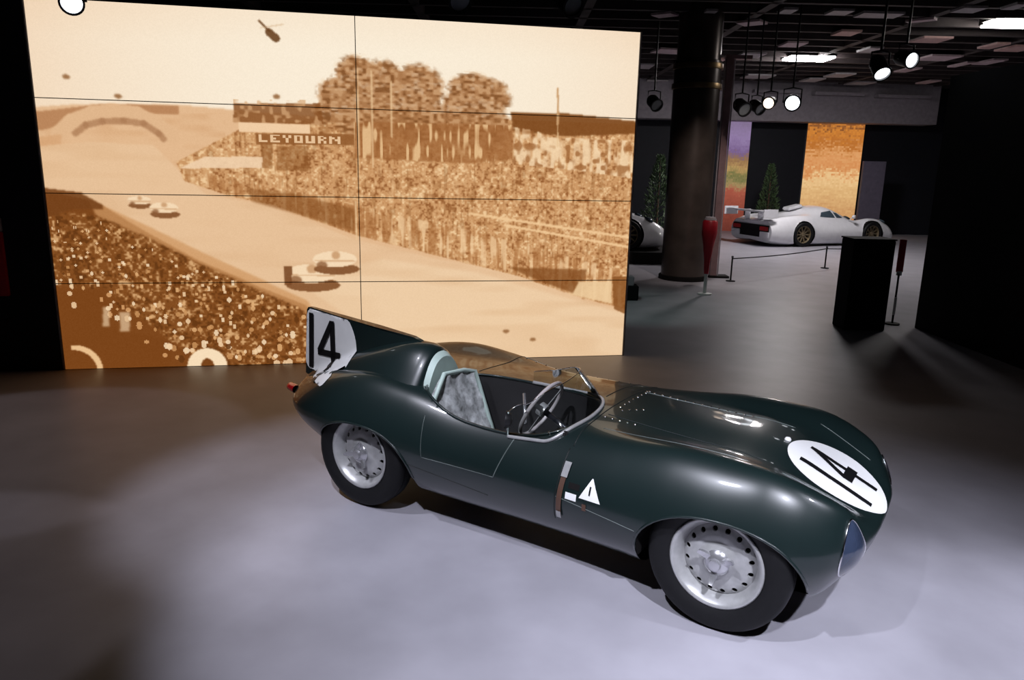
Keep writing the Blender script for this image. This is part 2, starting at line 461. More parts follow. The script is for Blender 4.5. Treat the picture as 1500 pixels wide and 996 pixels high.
# racing cars on the track
def racer(c, L, h):
    (s, z) = c
    put(soft(ell(s + 0.04 * L, z - h * 0.75, L * 0.52, h * 0.42)), (132, 84, 48), 0.95)
    put(soft(ell(s, z, L * 0.5, h * 0.6)), (244, 216, 180))
    put(soft(ell(s + L * 0.02, z + h * 0.3, L * 0.10, h * 0.3), 2), (190, 138, 92), 0.7)
    put(soft(ell(s - L * 0.3, z - h * 0.45, L * 0.12, h * 0.3), 2), (140, 92, 56), 0.8)
    put(soft(stroke((s - L * 0.45, z - h * 0.1), (s + L * 0.45, z - h * 0.15), 0.015)), (206, 160, 116), 0.7)
for c, L, h in zip([(0.84, 1.71), (1.06, 1.64), (2.46, 0.97), (2.71, 1.12)], (0.22, 0.27, 0.53, 0.45), (0.07, 0.09, 0.16, 0.14)):
    racer(c, L, h)
put(soft(inside([(2.19, 1.05), (2.27, 1.05), (2.26, 0.85), (2.19, 0.85)])), (120, 72, 38), 0.9)
# helicopter and specks
for a, b, w in zip([(2.06, 3.43), (2.15, 3.33)], [(2.15, 3.34), (2.21, 3.28)], (0.02, 0.075)):
    put(soft(stroke(a, b, w)), (104, 66, 34), 0.9)
put(soft(stroke(*[(2.07, 3.37), (2.28, 3.41)], 0.010)), (214, 180, 142), 0.7)
for c in [(0.29, 2.84), (4.55, 0.31), (4.86, 0.21), (0.73, 2.68), (2.19, 2.73)]:
    put(soft(ell(c[0], c[1], 0.035, 0.022), 2), (150, 104, 64), 0.9)
img += (rng.random((NZ, NS, 1)) - 0.5) * 5
v = np.clip(img / 255, 0, 1)
lin = np.where(v <= 0.04045, v / 12.92, ((v + 0.055) / 1.055) ** 2.4)

M_pic = picture_mat('backlit_print', 1.0)
M_frame = mat('wall_frame_grey', (0.35, 0.33, 0.34, 1), rough=0.4, metal=0.5)
def picture_panel(name, parent, lin, c0, c1, r0, r1, ps, pz, gap, th, material, frame):
    """one slab whose front carries columns c0..c1 and rows r0..r1 of the picture; frame maps (s, z, depth) to a point"""
    nc, nr = c1 - c0, r1 - r0
    ss = np.linspace(c0 * ps + gap, c1 * ps - gap, nc + 1); zz = np.linspace(r0 * pz + gap, r1 * pz - gap, nr + 1)
    verts = [frame(s, z, 0) for z in zz for s in ss]
    faces = [(j * (nc + 1) + i, j * (nc + 1) + i + 1, (j + 1) * (nc + 1) + i + 1, (j + 1) * (nc + 1) + i) for j in range(nr) for i in range(nc)]
    cols = lin[r0:r1, c0:c1].reshape(-1, 3)
    b = len(verts)
    verts += [frame(s, z, th) for s, z in ((ss[0], zz[0]), (ss[-1], zz[0]), (ss[-1], zz[-1]), (ss[0], zz[-1]))]
    k = [0, nc, nr * (nc + 1) + nc, nr * (nc + 1)]
    sides = [(b, b + 3, b + 2, b + 1)]
    sides.append(tuple([b, b + 1] + list(range(nc, -1, -1))))
    sides.append(tuple([b + 2, b + 3] + [nr * (nc + 1) + i for i in range(nc + 1)]))
    sides.append(tuple([b + 1, b + 2] + [j * (nc + 1) + nc for j in range(nr, -1, -1)]))
    sides.append(tuple([b + 3, b] + [j * (nc + 1) for j in range(nr + 1)]))
    me = bpy.data.meshes.new(name)
    me.from_pydata([tuple(p) for p in verts], [], faces + sides)
    me.materials.append(material); me.materials.append(M_frame)
    mi = np.zeros(len(me.polygons), np.int32); mi[len(faces):] = 1
    me.polygons.foreach_set('material_index', mi)
    at = me.color_attributes.new('picture', 'FLOAT_COLOR', 'CORNER')
    full = np.ones((len(me.loops), 4), np.float32); full[:len(faces) * 4, :3] = np.repeat(cols, 4, axis=0)
    at.data.foreach_set('color', full.ravel())
    o = bpy.data.objects.new(name, me); COL.objects.link(o); o.parent = parent
    return o

pw = empty('picture_wall', (0, 0, 0))
tag(pw, 'huge backlit sepia picture of a race crowd and track, in tiled panels', 'picture wall')
fr = lambda s, z, d: S0 + SD * s + SN * d + Vector((0, 0, z))
for i in range(2):
    for j in range(4):
        picture_panel('display_panel', pw, lin, i * NS // 2, (i + 1) * NS // 2, j * NZ // 4, (j + 1) * NZ // 4, SW / NS, SH / NZ, 0.004, 0.05, M_pic, fr)
bm = bmesh.new()
add_box(bm, S0 + SD * SW / 2 + SN * 0.16 + Vector((0, 0, SH / 2)), (SW, 0.22, SH), rotz(HW))
bm_obj('wall_body', bm, M_black, pw)
bm = bmesh.new()
for s in (-0.008, SW + 0.008):
    add_box(bm, S0 + SD * s + SN * 0.13 + Vector((0, 0, SH / 2)), (0.016, 0.28, SH), rotz(HW))
bm_obj('edge_profile', bm, M_frame, pw)
# ---------------------------------------------------------------- the green racing car
car = empty('racing_car', (0, 0, 0))
tag(car, 'dark green vintage open racing car numbered 14 with tail fin', 'car')

def hermite_rows(K, n_per):
    """rows of key values -> smooth rows; parameter is chord length of the first columns"""
    K = np.array(K, float)
    d = np.sqrt(((K[1:, :] - K[:-1, :])[:, [0, 4, 10]] ** 2).sum(1)) + 1e-6
    t = np.concatenate([[0], np.cumsum(d)])
    m = np.zeros_like(K)
    s = (K[1:] - K[:-1]) / d[:, None]
    m[1:-1] = (s[:-1] * d[1:, None] + s[1:] * d[:-1, None]) / (d[:-1] + d[1:])[:, None]
    m[0] = s[0]; m[-1] = s[-1]
    out = []
    for i in range(len(d)):
        n = n_per[i]
        for k in range(n):
            u = k / n; h = d[i]
            out.append((2*u**3-3*u**2+1)*K[i] + (u**3-2*u**2+u)*h*m[i] + (-2*u**3+3*u**2)*K[i+1] + (u**3-u**2)*h*m[i+1])
    out.append(K[-1])
    return np.array(out)

def section(P, counts):
    """closed smooth loop through 2-D points P; counts samples per segment"""
    P = np.array(P, float); n = len(P)
    d = np.array([np.linalg.norm(P[(i + 1) % n] - P[i]) for i in range(n)]) ** 0.7 + 1e-6
    m = []
    for i in range(n):
        a = (P[i] - P[i - 1]) / d[i - 1]; b = (P[(i + 1) % n] - P[i]) / d[i]
        m.append((a * d[i] + b * d[i - 1]) / (d[i] + d[i - 1]))
    out = []
    for i in range(n):
        j = (i + 1) % n
        for k in range(counts[i]):
            u = k / counts[i]; h = d[i]
            out.append((2*u**3-3*u**2+1)*P[i] + (u**3-2*u**2+u)*h*m[i] + (-2*u**3+3*u**2)*P[j] + (u**3-u**2)*h*m[j])
    return out

#      x     zb    ys    zs    yw    zw    yf    zf    yv    zv    zt
ST = [(1.772, .385, .16, .388, .235, .43, .190, .478, .10, .492, .496),
      (1.760, .345, .26, .350, .355, .43, .300, .500, .15, .518, .522),
      (1.720, .300, .38, .308, .495, .43, .420, .550, .20, .555, .556),
      (1.640, .245, .50, .260, .615, .43, .505, .662, .26, .602, .598),
      (1.510, .205, .58, .230, .700, .43, .560, .736, .30, .664, .660),
      (1.350, .180, .63, .220, .750, .44, .585, .788, .33, .727, .732),
      (1.150, .170, .655, .215, .775, .45, .585, .806, .34, .765, .772),
      (0.900, .160, .640, .210, .770, .45, .580, .808, .34, .775, .786),
      (0.600, .155, .610, .205, .745, .46, .570, .772, .34, .785, .800),
      (0.300, .150, .590, .200, .725, .47, .560, .742, .33, .796, .812),
      (0.000, .150, .585, .200, .715, .47, .560, .734, .33, .796, .815),
      (-0.40, .150, .590, .200, .715, .47, .565, .742, .33, .796, .815),
      (-0.80, .155, .605, .215, .730, .48, .575, .805, .33, .800, .812),
      (-1.15, .175, .605, .250, .740, .50, .560, .835, .32, .790, .795),
      (-1.50, .240, .570, .310, .700, .51, .520, .785, .29, .750, .752),
      (-1.75, .305, .500, .360, .620, .51, .440, .712, .24, .695, .697),
      (-1.94, .375, .390, .405, .490, .52, .350, .645, .18, .645, .648),
      (-2.05, .440, .250, .455, .315, .53, .230, .600, .12, .607, .610),
      (-2.085, .490, .12, .497, .150, .535, .110, .570, .05, .575, .578)]
rows = hermite_rows(ST, [5, 7, 9, 13, 17, 17, 22, 24, 24, 24, 30, 32, 26, 26, 20, 14, 9, 6])
SEG = [6, 9, 15, 10, 10]
cnt = SEG + SEG[::-1]
V = []; nl = sum(cnt)
for r in rows:
    x, zb, ys, zs, yw, zw, yf, zf, yv, zv, zt = r
    half = [(ys, zs), (yw, zw), (yf, zf), (yv, zv)]
    loop = [(0, zb)] + half + [(0, zt)] + [(-a, b) for a, b in half[::-1]]
    for (y, z) in section(loop, cnt):
        V.append(Vector((x, y, z)))
nr_ = len(rows)
for p in V:                                             # the lower lip of the nose is set back
    if p.x > 1.45 and p.z < 0.5:
        p.x -= 0.42 * (0.5 - p.z) * ((p.x - 1.45) / 0.32) ** 1.5
F = [(i * nl + j, i * nl + (j + 1) % nl, (i + 1) * nl + (j + 1) % nl, (i + 1) * nl + j) for i in range(nr_ - 1) for j in range(nl)]
F.append(tuple((nr_ - 1) * nl + j for j in range(nl)))
full_tree = BVHTree.FromPolygons(V, F)

# openings: wheel arches (seen from the side) and the driver's cockpit (seen from above)
ARCH = [(1.150, 0.30, 0.40, 0.280), (-1.10, 0.30, 0.40, 0.268)]
def arch_f(p, a):
    xc, zc, rx, rz = a
    if abs(p.y) < 0.40 or abs(p.x - xc) > 0.6:
        return 9
    zz = max(0.0, p.z - zc) / rz
    xx = abs(p.x - xc) / rx
    return (xx ** 2.2 + zz ** 2.2) ** (1 / 2.2)
CX, CY, CA, CB = -0.245, -0.315, 0.535, 0.292
def cock_f(p):
    if p.z < 0.55:
        return 9
    return (abs((p.x - CX) / CA) ** 3.2 + abs((p.y - CY) / CB) ** 3.2) ** (1 / 3.2)
which = []
for p in V:
    w = None
    for k, a in enumerate(ARCH):
        if arch_f(p, a) < 1:
            w = ('a', k)
    if w is None and cock_f(p) < 1:
        w = ('c', 0)
    which.append(w)
keepF = [f for f in F if not all(which[i] for i in f)]
used = {i for f in keepF for i in f}
rim_arch = {(0, 1): [], (0, -1): [], (1, 1): [], (1, -1): []}; rim_cock = []
for i in used:
    w = which[i]
    if not w:
        continue
    p = V[i]
    if w[0] == 'a':
        a = ARCH[w[1]]; xc, zc, rx, rz = a
        q = p.copy()
        if p.z > zc:
            s = arch_f(p, a)
            q.x = xc + (p.x - xc) / s; q.z = zc + (p.z - zc) / s
        else:
            q.x = xc + math.copysign(rx, p.x - xc)
        sg_ = 1 if p.y > 0 else -1
        if abs(p.y) < 0.42:
            q = p
        else:
            if p.z > 0.27:
                h = full_tree.ray_cast(Vector((q.x, sg_ * 2, q.z)), Vector((0, -sg_, 0)))
                if h[0]:
                    q = h[0]
            else:
                h = full_tree.ray_cast(Vector((q.x, q.y, -1)), Vector((0, 0, 1)))
                if h[0]:
                    q = h[0]
        V[i] = q
        rim_arch[(w[1], sg_)].append(i)
    else:
        s = cock_f(p)
        x = CX + (p.x - CX) / s; y = CY + (p.y - CY) / s
        h = full_tree.ray_cast(Vector((x, y, 3)), Vector((0, 0, -1)))
        V[i] = h[0] if h[0] else p
        rim_cock.append(i)
remap = {i: k for k, i in enumerate(sorted(used))}
body = mesh_obj('body', [V[i] for i in sorted(used)], [[remap[i] for i in f] for f in keepF], M_green, car, smooth=True)
body_tree = BVHTree.FromPolygons(V, F)       # uncut skin, for laying details on it
def down(x, y, off=0.003):
    h = full_tree.ray_cast(Vector((x, y, 3)), Vector((0, 0, -1)))
    return (h[0] + h[1] * (off if h[1].z > 0 else -off)) if h[0] else Vector((x, y, 0.7))
def side(x, z, off=0.003, s=-1):
    h = full_tree.ray_cast(Vector((x, s * 3, z)), Vector((0, -s, 0)))
    n = h[1] if h[0] else None
    if n is not None and n.y * s < 0:
        n = -n
    return h[0] + n * off if h[0] else Vector((x, s * 0.7, z))

# underside and nose intake
bm = bmesh.new()
add_box(bm, Vector((-0.05, 0, 0.22)), (3.0, 0.86, 0.14), bev=0.02)
bm_obj('floor_pan', bm, M_under, car, angle=40)
bm = bmesh.new()
loop0 = [V[j] for j in range(nl)]
c0 = sum(loop0, Vector()) / nl
rings = [loop0, [c0 + (p - c0) * 0.93 + Vector((-0.012, 0, 0)) for p in loop0], [c0 + (p - c0) * 0.82 + Vector((-0.15, 0, 0)) for p in loop0]]
rv = [[bm.verts.new(p) for p in r] for r in rings]
for A, B in zip(rv[:-1], rv[1:]):
    for j in range(nl):
        bm.faces.new((A[j], A[(j + 1) % nl], B[(j + 1) % nl], B[j]))
bm.faces.new(rv[-1])
bm_obj('nose_intake', bm, M_under, car, smooth=True)
# wheel wells: arch-shaped liners
for k, a in enumerate(ARCH):
    xc, zc, rx, rz = a
    for s in (-1, 1):
        bm = bmesh.new()
        prof = []
        for i in range(25):
            t = PI * i / 24
            c, n_ = math.cos(t), math.sin(t)
            prof.append((xc + rx * math.copysign(abs(c) ** (2 / 2.2), c), zc + rz * abs(n_) ** (2 / 2.2)))
        prof = [(prof[0][0], 0.25)] + prof + [(prof[-1][0], 0.25)]
        A = []; B = []
        for x, z in prof:
            h = full_tree.ray_cast(Vector((x, s * 3, max(z, 0.245))), Vector((0, -s, 0)))
            yo = abs(h[0].y) - 0.004 if h[0] else 0.6
            A.append(bm.verts.new((x, s * yo, z))); B.append(bm.verts.new((x, s * 0.40, z)))
        for i in range(len(prof) - 1):
            bm.faces.new((A[i], A[i + 1], B[i + 1], B[i]))
        bm.faces.new(B)
        bm_obj('wheel_well', bm, M_under, car)
        # rolled lip round the arch
        bm = bmesh.new()
        lip = []
        for x, z in prof[1:-1]:
            lip.append(side(x, z, 0.001, s))
        add_tube(bm, lip, 0.0075, 6)
        bm_obj('arch_lip', bm, M_green, car, smooth=True)

# cockpit tub
bm = bmesh.new()
cl = []
for i in range(64):
    t = 2 * PI * i / 64
    c, s = math.cos(t), math.sin(t)
    x = CX + CA * math.copysign(abs(c) ** (2 / 3.2), c); y = CY + CB * math.copysign(abs(s) ** (2 / 3.2), s)
    cl.append(down(x, y, 0.0))
top = [bm.verts.new(p) for p in cl]
lowr = [bm.verts.new((p.x, p.y * 0.96 - 0.01, 0.24)) for p in cl]
for i in range(64):
    bm.faces.new((top[i], top[(i + 1) % 64], lowr[(i + 1) % 64], lowr[i]))
bm.faces.new(lowr)
bm_obj('cockpit_tub', bm, M_tub, car, smooth=False, angle=50)
bm = bmesh.new()
add_tube(bm, [p + Vector((0, 0, 0.002)) for p in cl], 0.009, 8, closed=True)
bm_obj('cockpit_rim', bm, M_green, car, smooth=True)

# headrest fairing and fin
FY = -0.31
bm = bmesh.new()
fx = [-0.775, -0.80, -0.86, -0.95, -1.05, -1.2, -1.35, -1.5, -1.65, -1.8, -1.9, -1.97, -2.0]
fz = [0.985, 1.02, 1.038, 1.04, 1.025, 0.985, 0.935, 0.878, 0.815, 0.745, 0.70, 0.655, 0.62]
fwid = [0.155, 0.178, 0.19, 0.192, 0.188, 0.172, 0.152, 0.128, 0.102, 0.076, 0.055, 0.03, 0.012]
rg = []
for x, zt, w in zip(fx, fz, fwid):
    zb_ = 0.55
    ring = []
    for i in range(25):
        t = PI * i / 24
        c, s = math.cos(t), math.sin(t)
        yy = FY + w * 1.12 * math.copysign(abs(c) ** 0.9, c) * (1 + 0.75 * (1 - s) ** 2)
        zz = zb_ + (zt - zb_) * s ** 0.78 if s > 1e-6 else zb_
        ring.append(bm.verts.new((x, yy, zz)))
    rg.append(ring)
for A, B in zip(rg[:-1], rg[1:]):
    for i in range(24):
        bm.faces.new((A[i], A[i + 1], B[i + 1], B[i]))
bm.faces.new(rg[0]); bm.faces.new(rg[-1])
fairing = bm_obj('headrest_fairing', bm, M_green, car, angle=50)
bm = bmesh.new()
fin = [(-0.86, 1.0), (-0.93, 1.045), (-0.99, 1.062), (-1.3, 1.088), (-1.6, 1.113), (-1.90, 1.141), (-1.935, 1.14), (-1.95, 1.12), (-1.965, 0.95), (-1.985, 0.66), (-1.9, 0.62), (-1.5, 0.76), (-1.1, 0.9)]
def fin_t(x):
    return 0.010 + 0.022 * max(0.0, min(1.0, (-0.86 - x) / 0.4)) * max(0.15, min(1.0, (x + 2.0) / 0.5))
L_ = [bm.verts.new((x, FY - fin_t(x), z)) for x, z in fin]; R_ = [bm.verts.new((x, FY + fin_t(x), z)) for x, z in fin]
bm.faces.new(L_); bm.faces.new(R_[::-1])
for i in range(len(fin)):
    j = (i + 1) % len(fin)
    bm.faces.new((L_[i], L_[j], R_[j], R_[i]))
finob = bm_obj('tail_fin', bm, M_green, car, angle=40)
# skin of tail (fin, fairing, body) for the number that runs over all three
tv = []; tf = []
for o in (fairing, finob):
    b = len(tv); tv += [v.co.copy() for v in o.data.vertices]; tf += [[b + i for i in p.vertices] for p in o.data.polygons]
b = len(tv); tv += [v.co.copy() for v in body.data.vertices]; tf += [[b + i for i in p.vertices] for p in body.data.polygons]
tail_tree = BVHTree.FromPolygons(tv, tf)

def map_nose(a, b, off):          # a to the car's right-to-left reading, b up the number
    return down(1.522 - b, a, off)
def map_fin(a, b, off):
    x, z = -1.74 + a, 0.90 + b
    h = tail_tree.ray_cast(Vector((x, -2, z)), Vector((0, 1, 0)))
    if h[0] is None or h[0].y > 0.1:
        return None
    n = h[1] if h[1].y < 0 else -h[1]
    return h[0] + n * off + Vector((0, -off, 0))

def patch(name, quads, mapper, off, material, parent):
    """quads: list of 4 corner (a, b) tuples, each cut 10 x 3 and laid on the skin"""
    bm = bmesh.new()
    for q, nu, nv in quads:
        q = [Vector((c[0], c[1])) for c in q]
        g = {}
        for i in range(nu + 1):
            for j in range(nv + 1):
                u, v = i / nu, j / nv
                p = q[0] * (1 - u) * (1 - v) + q[1] * u * (1 - v) + q[2] * u * v + q[3] * (1 - u) * v
                w = mapper(p.x, p.y, off)
                g[i, j] = bm.verts.new(w) if w is not None else None
        for i in range(nu):
            for j in range(nv):
                c = [g[i, j], g[i + 1, j], g[i + 1, j + 1], g[i, j + 1]]
                if all(c) and max((c[k].co - c[k - 1].co).length for k in range(4)) < 0.08:
                    bm.faces.new(c)
    return bm_obj(name, bm, material, parent, smooth=True)

def bar(p, q, w):
    p, q = Vector(p), Vector(q)
    d = (q - p).normalized(); n = Vector((-d.y, d.x)) * w / 2
    return ((tuple(p - n), tuple(q - n), tuple(q + n), tuple(p + n)), 16, 3)
def disc(mapper, ra, rb, off, name, material, parent, ca=0.0, cb=0.0, clip=None):
    bm = bmesh.new()
    nR, nA = 14, 56
    g = []
    for i in range(nR + 1):
        r = i / nR; ring = []
        for k in range(nA):
            t = 2 * PI * k / nA
            a, b_ = ca + ra * r * math.cos(t), cb + rb * r * math.sin(t)
            if clip:
                a, b_ = clip(a, b_)
            w = mapper(a, b_, off)
            ring.append(bm.verts.new(w) if w is not None else None)
        g.append(ring)
    for i in range(nR):
        for k in range(nA):
            c = [g[i][k], g[i][(k + 1) % nA], g[i + 1][(k + 1) % nA], g[i + 1][k]]
            if all(c) and max((c[m].co - c[m - 1].co).length for m in range(4)) < 0.12:
                bm.faces.new(c)
    bmesh.ops.remove_doubles(bm, verts=bm.verts, dist=1e-5)
    return bm_obj(name, bm, material, parent, smooth=True)

nd = disc(map_nose, 0.280, 0.244, 0.003, 'number_roundel', M_white, car)
nd['label'] = 'white oval with black 14 on the nose'
patch('digit_one', [bar((-0.105, -0.185), (-0.105, 0.165), 0.038)], map_nose, 0.006, M_numblack, nd)
patch('digit_four', [bar((0.10, -0.18), (0.10, 0.155), 0.036), bar((0.10, 0.145), (-0.005, -0.045), 0.036), bar((-0.015, -0.05), (0.155, -0.05), 0.05)], map_nose, 0.006, M_numblack, nd)
def fin_clip(a, b_):
    x, z = -1.74 + a, 0.90 + b_
    zt = 1.136 - (x + 1.93) * 0.083
    z = min(z, zt - 0.002)
    z = max(z, 0.70)
    xm = -1.942 - (1.14 - z) * 0.088
    x = max(x, xm)
    return x + 1.74, z - 0.90
fd = disc(map_fin, 0.275, 0.30, 0.002, 'number_roundel', M_white, finob, clip=fin_clip)
fd['label'] = 'white roundel with black 14 cut off by the fin edge'
patch('digit_one', [bar((-0.175, -0.185), (-0.155, 0.205), 0.045)], map_fin, 0.005, M_numblack, finob)
patch('digit_four', [bar((0.055, -0.21), (0.05, 0.175), 0.045), bar((0.05, 0.165), (-0.085, -0.055), 0.045), bar((-0.10, -0.06), (0.125, -0.06), 0.045)], map_fin, 0.005, M_numblack, finob)

# shut lines and seams as fine ribbons on the skin
def ribbon(name, pts, w, material, rad=None):
    bm = bmesh.new()
    add_tube(bm, pts, w, 5)
    return bm_obj(name, bm, material, car, smooth=True)
def lerp(p, q, n):
    return [tuple(a + (b - a) * i / n for a, b in zip(p, q)) for i in range(n + 1)]
for pts, m, w in [
    ([side(*c, 0.0) for c in lerp((-0.02, 0.70), (-0.10, 0.47), 14)], M_seam, 0.0032),
    ([side(*c, 0.0) for c in lerp((-0.63, 0.70), (-0.60, 0.47), 14)], M_seam, 0.0018),
    ([side(*c, 0.0) for c in lerp((-0.60, 0.47), (-0.10, 0.47), 20)], M_seam, 0.0018),
    ([side(*c, 0.0) for c in lerp((0.315, 0.70), (0.285, 0.33), 20)], M_seamdark, 0.003),
    ([side(*c, 0.0) for c in lerp((0.30, 0.47), (0.76, 0.42), 24)], M_seam, 0.0022),
    ([side(*c, 0.0) for c in lerp((-0.72, 0.40), (-0.15, 0.34), 24)], M_seamdark, 0.0025),
    ([down(x, y, 0.0) for x, y in lerp((1.347, -0.43), (1.63, -0.35), 20)], M_seam, 0.0028),
    ([down(x, y, 0.0) for x, y in lerp((1.347, 0.43), (1.63, 0.35), 20)], M_seam, 0.0028),
    ([down(0.33, y, 0.0) for (y,) in lerp((-0.60,), (0.60,), 40)], M_seamdark, 0.003),
    ([down(x, y, 0.0) for x, y in lerp((0.36, -0.26), (1.24, -0.30), 40)], M_seamdark, 0.0025),
    ([down(x, y, 0.0) for x, y in lerp((0.36, 0.26), (1.24, 0.30), 40)], M_seam, 0.0025),
    ([down(x, y, 0.0) for x, y in lerp((0.42, -0.44), (1.2, -0.47), 40)], M_seam, 0.0018),
    ([down(-0.70, y, 0.0) for (y,) in lerp((0.0,), (0.58,), 20)], M_seamdark, 0.003),
    ([down(0.22, y, 0.0) for (y,) in lerp((0.0,), (0.55,), 20)], M_seamdark, 0.003),
    ([down(x, 0.55, 0.0) for (x,) in lerp((-0.70,), (0.22,), 30)], M_seam, 0.003),
]:
    ribbon('panel_seam', pts, w, m)
# rivets on the scuttle, beside the bonnet bulge and round the passenger cover
rvm = None
spots = [(0.36 + 0.045 * k, -0.30) for k in range(5)] + [(0.40 + 0.03 * k, -0.16 + 0.03 * k) for k in range(4)] + [(0.37, 0.3 - 0.06 * k) for k in range(8)] \
    + [(0.36 + 0.05 * k, 0.285) for k in range(14)] + [(-0.66 + 0.08 * k, 0.52) for k in range(11)]
for x, y in spots:
    if rvm is None:
        bm = bmesh.new(); add_lathe(bm, [(0.008, -0.002), (0.007, 0.003), (0.0, 0.005)], 8)
        ro = bm_obj('rivet', bm, M_chrome, car, smooth=True); rvm = ro.data
    else:
        ro = bpy.data.objects.new('rivet', rvm); COL.objects.link(ro); ro.parent = car
    ro.location = down(x, y, 0.0)

# headlamp covers
def head_patch(s):
    ctr = Vector((1.675, s * 0.480, 0.495)); d = Vector((-0.80, -s * 0.60, -0.12)).normalized()
    ex = Vector((-0.60, s * 0.80, 0)).normalized(); ez = ex.cross(d); ez = ez if ez.z > 0 else -ez
    def mp(a, b_, off):
        h = full_tree.ray_cast(ctr - d * 0.6 + ex * a + ez * b_, d)
        if h[0] is None:
            return None
        n = h[1] if h[1].dot(d) < 0 else -h[1]
        return h[0] + n * off
    return mp
for s in (-1, 1):
    mp = head_patch(s)
    bm = bmesh.new()
    def tear(t):
        c, sn = math.cos(t), math.sin(t)
        return (0.084 * c * (1 - 0.35 * sn), 0.135 * sn)
    rings = []
    for i in range(11):
        r = i / 10
        ring = [mp(tear(2 * PI * k / 40)[0] * r, tear(2 * PI * k / 40)[1] * r, 0.004 + 0.014 * (1 - r * r)) for k in range(40)]
        rings.append([bm.verts.new(w) for w in ring])
    for A, B in zip(rings[:-1], rings[1:]):
        for k in range(40):
            bm.faces.new((A[k], A[(k + 1) % 40], B[(k + 1) % 40], B[k]))
    bmesh.ops.remove_doubles(bm, verts=bm.verts, dist=1e-5)
    hl = bm_obj('headlamp_cover', bm, M_lampglass, car, smooth=True)
    bm = bmesh.new()
    add_tube(bm, [mp(*[q * 1.0 for q in tear(2 * PI * k / 40)], 0.003) for k in range(40)], 0.0045, 6, closed=True)
    bm_obj('trim_ring', bm, M_chrome, hl, smooth=True)

# strap, buckles, stickers on the flank
def side_patch(a, b_, off):
    return side(a, b_, off)
st = patch('bonnet_strap', [(((0.302, 0.365), (0.322, 0.62), (0.352, 0.62), (0.332, 0.365)), 12, 2)], side_patch, 0.007, M_leather, car)
patch('buckle', [(((0.318, 0.575), (0.323, 0.645), (0.362, 0.645), (0.356, 0.575)), 4, 2)], side_patch, 0.012, M_alu, st)
patch('strap_end', [(((0.305, 0.355), (0.307, 0.395), (0.335, 0.395), (0.333, 0.355)), 4, 2)], side_patch, 0.011, M_alu, st)
tr = patch('triangle_sticker', [(((0.440, 0.50), (0.497, 0.605), (0.503, 0.605), (0.565, 0.50)), 8, 6)], side_patch, 0.004, M_white, car)
patch('sticker_mark', [(((0.494, 0.525), (0.494, 0.568), (0.503, 0.568), (0.503, 0.525)), 2, 1)], side_patch, 0.006, M_numblack, tr)
bo = [(((0.36, 0.475), (0.36, 0.51), (0.425, 0.51), (0.425, 0.475)), 5, 2)]
patch('white_badge', bo, side_patch, 0.004, M_white, car)
patch('flank_vent', [(((0.37, 0.53), (0.37, 0.56), (0.435, 0.56), (0.435, 0.53)), 5, 2)], side_patch, 0.002, M_under, car)
patch('red_marker', [(((0.462, 0.44), (0.462, 0.475), (0.485, 0.475), (0.485, 0.44)), 3, 2)], side_patch, 0.004, M_leather, car)
bm = bmesh.new(); add_lathe(bm, [(0.016, -0.01), (0.018, 0.004), (0.012, 0.014), (0, 0.016)], 16, Matrix.Translation(down(1.256, 0.06, 0)))
bm_obj('bonnet_catch', bm, M_white, car, smooth=True)
bm = bmesh.new(); add_lathe(bm, [(0.011, -0.01), (0.012, 0.004), (0.0, 0.012)], 12, Matrix.Translation(down(0.16, -0.56, 0)))
bm_obj('screen_stud', bm, M_chrome, car, smooth=True)
# tail lamps
for s in (-1, 1):
    p = Vector((-2.00, s * 0.43, 0.568))
    bm = bmesh.new()
    add_lathe(bm, [(0.030, -0.05), (0.032, 0.0), (0.028, 0.02), (0.03, 0.045), (0.018, 0.062), (0, 0.066)], 18, Matrix.Translation(p) @ Matrix.Rotation(-PI / 2, 4, 'Y') @ Matrix.Rotation(s * 0.3, 4, 'X'))
    bm_obj('tail_lamp', bm, M_red, car, smooth=True)

